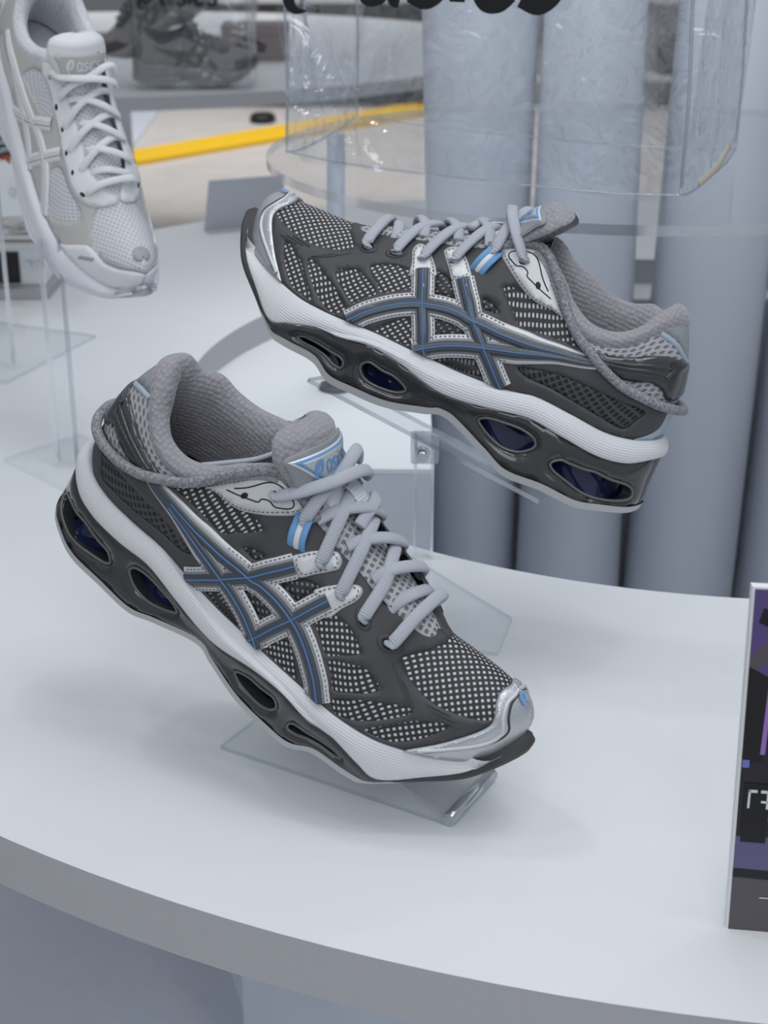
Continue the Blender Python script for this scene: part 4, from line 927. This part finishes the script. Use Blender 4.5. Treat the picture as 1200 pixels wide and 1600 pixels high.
# ------------------------------------------------------------------ acrylic disc on posts, with the clear bag
DC=Vector((.233,1.53,0)); DZ=1.062
r=empty('acrylic_shelf',Matrix.Translation((DC.x,DC.y,.7648)),'round clear acrylic shelf carrying the large clear bag','shelf')
V=[];F=[];n=120
for k in range(n):
    a=2*math.pi*k/n; V+=[(.348*math.cos(a),.348*math.sin(a),DZ-.7648),(.348*math.cos(a),.348*math.sin(a),DZ-.7648-.0085)]
top=[2*k for k in range(n)];bot=[2*k+1 for k in range(n)][::-1]
solid('disc',V,[top,bot],'acrylic',r); solid('disc_edge',V,[(2*k,2*k+1,(2*k+3)%(2*n),(2*k+2)%(2*n)) for k in range(n)],'acrylic_bright',r,smooth=True)
cyl('post',(-.0554-DC.x,1.6933-DC.y,0),(-.052-DC.x,1.6933-DC.y,DZ-.7648-.0085),.0100,.0100,'post_grey',r,n=24); cyl('post_foot',(-.0554-DC.x,1.6933-DC.y,0),(-.0554-DC.x,1.6933-DC.y,.006),.02,.018,'rubber',r,n=24)
cyl('post',(.60-DC.x-.08,1.62-DC.y,-.745),(.60-DC.x-.08,1.62-DC.y,DZ-.7648-.0085),.0100,.0100,'post_grey',r,n=24)
def clear_bag(name,FL,FR,BR,BL,z0,h,label,gather,txt,seed,lean=.0):
    """open clear bag: two faces, two gussets, floor, welded seams, printed word on the face"""
    rs=np.random.RandomState(seed); c=np.array([(FL[0]+BR[0])/2,(FL[1]+BR[1])/2,z0]); root=empty(name,Matrix.Translation(c),label,'bag','clear vinyl bags')
    FL,FR,BR,BL=[np.array(p)-c[:2] for p in (FL,FR,BR,BL)]
    def face(nm,A,B,amp,gat=None,nu=90,nv=70):
        s=np.linspace(0,1,nu)[:,None];t=np.linspace(0,1,nv)[None,:]
        d=(B-A)/np.linalg.norm(B-A);nrm=np.array([d[1],-d[0]]);w=np.linalg.norm(B-A)
        off=.010*amp*np.sin(np.pi*s)*(t**.5)
        for k in range(7): off=off+amp*.0034*np.sin(s*w*(18+40*rs.rand())+t*h*(24*rs.rand()-12)+6*rs.rand())*np.minimum(1,t*2.5)
        if gat is not None:
            gx,gz=gat; dx=s*w-gx;dz=t*h-gz; a=np.arctan2(dz,dx);rr=np.sqrt(dx*dx+dz*dz)
            off=off+.0090*np.sin(a*11+1.0)*np.exp(-rr/.085)*np.clip(rr/.012,0,1)-.010*np.exp(-(rr/.03)**2)
        P=np.stack([A[0]+d[0]*w*s+nrm[0]*off,A[1]+d[1]*w*s+nrm[1]*off,0*s+h*t+.0008],-1)
        # rounded lower corners
        e=np.minimum(s*w,(1-s)*w); P[...,2]+=.018*np.clip(1-e/.03,0,1)**2*np.clip(1-t*6,0,1)
        return mk(nm,P,gridfaces(nu,nv),'vinyl',root),d,w,nrm
    f,d,w,nrm=face('front_face',FL,FR,1.0,gather)
    face('back_face',BR,BL,1.0)
    face('gusset',FR,BR,1.4,None,40,60); face('gusset',BL,FL,1.4,None,40,60)
    mk('bag_floor',[(*p,.0012) for p in (FL,FR,BR,BL)],[[0,1,2,3]],'acrylic',root,smooth=False)
    for p in (FL,FR,BR,BL):
        q=[(p[0]*(1-.02*k/6)+.0015*math.sin(k*1.7),p[1],.010+h*k/6) for k in range(7)]; tube('seam',q,.0014,.0010,'vinyl_edge',up=(0,1,0),parent=root,k=6)
    for a,b in ((FL,FR),(FR,BR),(BR,BL),(BL,FL)):
        q=[(a[0]+(b[0]-a[0])*k/8,a[1]+(b[1]-a[1])*k/8,.003+.006*(abs(k-4)/4)**4) for k in range(9)]; tube('seam',q,.0010,.0008,'vinyl_edge',parent=root,k=6)
    if txt:
        x0,zb,size=txt; v,ff,wd=wordmark('asics',.22); v=v*size
        P=np.stack([FL[0]+d[0]*(x0+v[:,0]),FL[1]+d[1]*(x0+v[:,0]),zb+v[:,1]-z0],-1); P[:,0]+=nrm[0]*.0135;P[:,1]+=nrm[1]*.0135
        n=len(P); P2=P-np.array([nrm[0],nrm[1],0])*.0004
        mk('bag_print',np.vstack([P,P2]),[list(g) for g in ff]+[[i+n for i in g][::-1] for g in ff],'black',root,smooth=False)
    return root,c
bag,bc=clear_bag('vinyl_bag',(-.092,1.472),(.2422,1.2584),(.335,1.485),(-.030,1.715),DZ,.42,'large empty clear vinyl bag standing on the round acrylic shelf',(.068,.055),(.022,1.2125,.0670),3)
# crumpled corner with tape
pbr('tape',(.40,.38,.31),.5)
tube('tape',[Vector((.262,1.285,1.075))-Vector(bc),Vector((.283,1.315,1.085))-Vector(bc),Vector((.298,1.345,1.098))-Vector(bc)],.0028,.0008,'tape',up=(.6,-.7,.4),parent=bag,k=8)
# ------------------------------------------------------------------ far bag with two shoes
fb,fc=clear_bag('vinyl_bag',(-.63,4.06),(-.345,4.06),(-.345,4.30),(-.63,4.30),.80,.42,'clear vinyl bag far behind with patterned grey shoes inside',None,(.020,1.012,.0485),8)
def far_pose(x,y,z,yaw,pitch,roll=0): return Matrix.Translation((x,y,z))@Matrix.Rotation(math.radians(yaw),4,'Z')@Matrix.Rotation(math.radians(pitch),4,'Y')@Matrix.Rotation(math.radians(roll),4,'X')
build_trainer('running_shoe',far_pose(-.655,4.13,.838,4,5),True,'g_','grey brown shoe lying flat in the far clear bag','other display shoes',detail=False,text=False)
build_trainer('running_shoe',far_pose(-.455,4.235,1.03,190,36),False,'g_','grey brown shoe tilted above another one in the far clear bag','other display shoes',detail=False,text=False)
# ------------------------------------------------------------------ cards
r=empty('info_card',Matrix.Translation((.18,.6635,.80)),'upright card with a dark purple shop photograph at the right edge','card')
pbr('p_dark',(.022,.020,.030),.35); pbr('p_black',(.010,.010,.014),.35); pbr('p_purple',(.10,.07,.22),.35); pbr('p_violet',(.33,.18,.55),.35); pbr('p_beige',(.42,.36,.25),.4); pbr('p_tan',(.40,.31,.24),.4); pbr('p_floor',(.13,.11,.24),.35); pbr('p_grey',(.10,.09,.10),.35); pbr('p_white',(.75,.75,.80),.4); pbr('p_blue',(.16,.20,.55),.4)
solid('board',[(0,0,0),(.13,-.018,0),(.13,-.013,0),(0,.005,0),(-.004,0,.1985),(.126,-.018,.1985),(.126,-.013,.1985),(-.004,.005,.1985)],BOXF,'card_white',r)
def pr_(name,pts,mat,k=0):
    # pts in card coordinates: s along the card (m), h up the card (m)
    e=.0003+.00012*k; V=[(s*.9905-.004*h/.1985,-s*.137-e,h) for s,h in pts]
    return solid(name,V,[list(range(len(pts)))],mat,r)
pr_('print_ground',[(.0012,0.0),(.131,0),(.131,.1975),(.0012,.1975)],'p_dark')
pr_('print_caption',[(.0012,.0),(.131,0),(.131,.034),(.0012,.034)],'p_grey',1)
pr_('print_floor',[(.0012,.038),(.131,.036),(.131,.062),(.0012,.058)],'p_floor',1)
pr_('print_floor_edge',[(.0012,.033),(.131,.030),(.131,.0365),(.0012,.0385)],'p_black',2)
pr_('print_ceiling',[(.0012,.155),(.030,.140),(.131,.150),(.131,.1975),(.0012,.1975)],'p_purple',1)
pr_('print_duct',[(.0012,.160),(.022,.186),(.030,.182),(.0012,.150)],'p_grey',2); pr_('print_duct',[(.006,.188),(.050,.168),(.050,.160),(.004,.180)],'p_black',3)
pr_('print_pillar',[(.0012,.100),(.011,.103),(.012,.150),(.0012,.156)],'p_black',2); pr_('print_neon',[(.0098,.107),(.0122,.107),(.0132,.146),(.0112,.147)],'p_violet',3)
pr_('print_wall',[(.0135,.125),(.131,.128),(.131,.152),(.0135,.147)],'p_beige',2); pr_('print_door',[(.015,.070),(.060,.070),(.060,.128),(.015,.126)],'p_black',3); pr_('print_poster',[(.0175,.092),(.056,.092),(.056,.123),(.0175,.121)],'p_tan',4); pr_('print_shelf',[(.0165,.068),(.056,.068),(.056,.078),(.0165,.078)],'p_beige',4)
pr_('print_sign',[(.0035,.055),(.0160,.055),(.0165,.090),(.0035,.090)],'p_black',4); pr_('print_spot',[(.0015,.099),(.005,.099),(.005,.1035),(.0015,.1035)],'p_blue',4)
for pts in ([(.0055,.0755),(.0066,.0755),(.0068,.0865),(.0057,.0865)],[(.0057,.0848),(.0100,.0848),(.0101,.0865),(.0057,.0865)],[(.0118,.0848),(.0160,.0848),(.0161,.0865),(.0118,.0865)],[(.0148,.0755),(.0160,.0755),(.0161,.0865),(.0149,.0865)],[(.0122,.0790),(.0160,.0790),(.0160,.0803),(.0122,.0803)],[(.0155,.0213),(.060,.0213),(.060,.0219),(.0155,.0219)]): pr_('print_mark',pts,'p_white',6)
r=empty('sign_card',Matrix.Translation((-.279,2.3767,.80)),'plain grey back of a small sign card beyond the raised shoe toe','card')
solid('board',[(0,0,0),(.115,.052,0),(.1135,.0555,0),(-.0015,.0035,0),(.013,-.020,.082),(.125,.030,.082),(.1235,.0335,.082),(.0115,-.0165,.082)],BOXF,'card_grey',r)
solid('foot',[(0,.0,0),(.115,.052,0),(.125,.028,0),(.010,-.024,0),(0,.0,.002),(.115,.052,.002),(.125,.028,.002),(.010,-.024,.002)],BOXF,'card_grey',r)
# ------------------------------------------------------------------ far background
pbr('box_mauve',(.28,.235,.235),.7); pbr('ink_dark',(.03,.028,.028),.6); pbr('panel_pale',(.62,.64,.67),.7); pbr('panel_dark',(.12,.12,.13),.7); pbr('shoe_dark',(.012,.012,.013),.5)
r=empty('shoe_box',Matrix.Translation((-.45,4.75,.80)),'mauve box with dark brush print behind the far clear bag','box')
box('body',(-.03,0,0),(.16,.14,.10),'box_mauve',r,.002); box('lid',(-.033,-.003,.075),(.163,.143,.105),'box_mauve',r,.002)
for k,(a,b,c) in enumerate(((.010,.045,.050),(.035,.038,.060),(.060,.050,.040),(.030,.062,.050))): solid('box_print',[(a,-.0035,b),(a+c,-.0035,b-.010),(a+c,-.0035,b-.002),(a,-.0035,b+.007)],[(0,1,2,3)],'ink_dark',r)
def rack(x,y,w,h,label,seed,cols):
    rs=np.random.RandomState(seed); r=empty('wall_rack',Matrix.Translation((x,y,0)),label,'rack','far wall racks')
    box('back_panel',(-w/2,0,0),(w/2,.04,h),cols[0],r)
    for k in range(4):
        z=h*(k+.35)/4.2; box('rack_shelf',(-w/2,-.3,z),(w/2,0,z+.03),'panel_pale',r)
        x0=-w/2+.08
        while x0<w/2-.25:
            ww=.16+.12*rs.rand(); hh=.12+.16*rs.rand(); box('rack_item',(x0,-.22,z+.03),(x0+ww,-.05,z+.03+hh),cols[1+rs.randint(len(cols)-1)],r); x0+=ww+.05+.12*rs.rand()
    return r
rack(-.15,9.9,2.2,1.9,'tall rack of goods far behind the large clear bag',5,['panel_dark','panel_pale','box_mauve','ink_dark','wall_grey'])
rack(2.7,9.9,2.2,1.9,'rack of goods seen through the gap between the columns',6,['wall_grey','panel_pale','ink_dark','panel_dark','panel_pale'])
rack(-2.8,9.8,1.8,1.9,'grey rack far behind on the left above the white shoe',9,['wall_grey','wall_grey','panel_pale'])
r=empty('floor_stop',Matrix.Translation((-.70,9.06,0)),'small black oval stopper on the pale floor beside the yellow strip','stopper')
V=[];n=24
for z,s in ((0,1),(.03,1),(.045,.8)): V+=[(.075*s*math.cos(2*math.pi*k/n),.11*s*math.sin(2*math.pi*k/n),z) for k in range(n)]
solid('body',V,[list(range(n))[::-1],list(range(2*n,3*n))]+[(a*n+k,a*n+(k+1)%n,(a+1)*n+(k+1)%n,(a+1)*n+k) for a in (0,1) for k in range(n)],'shoe_dark',r,smooth=True)
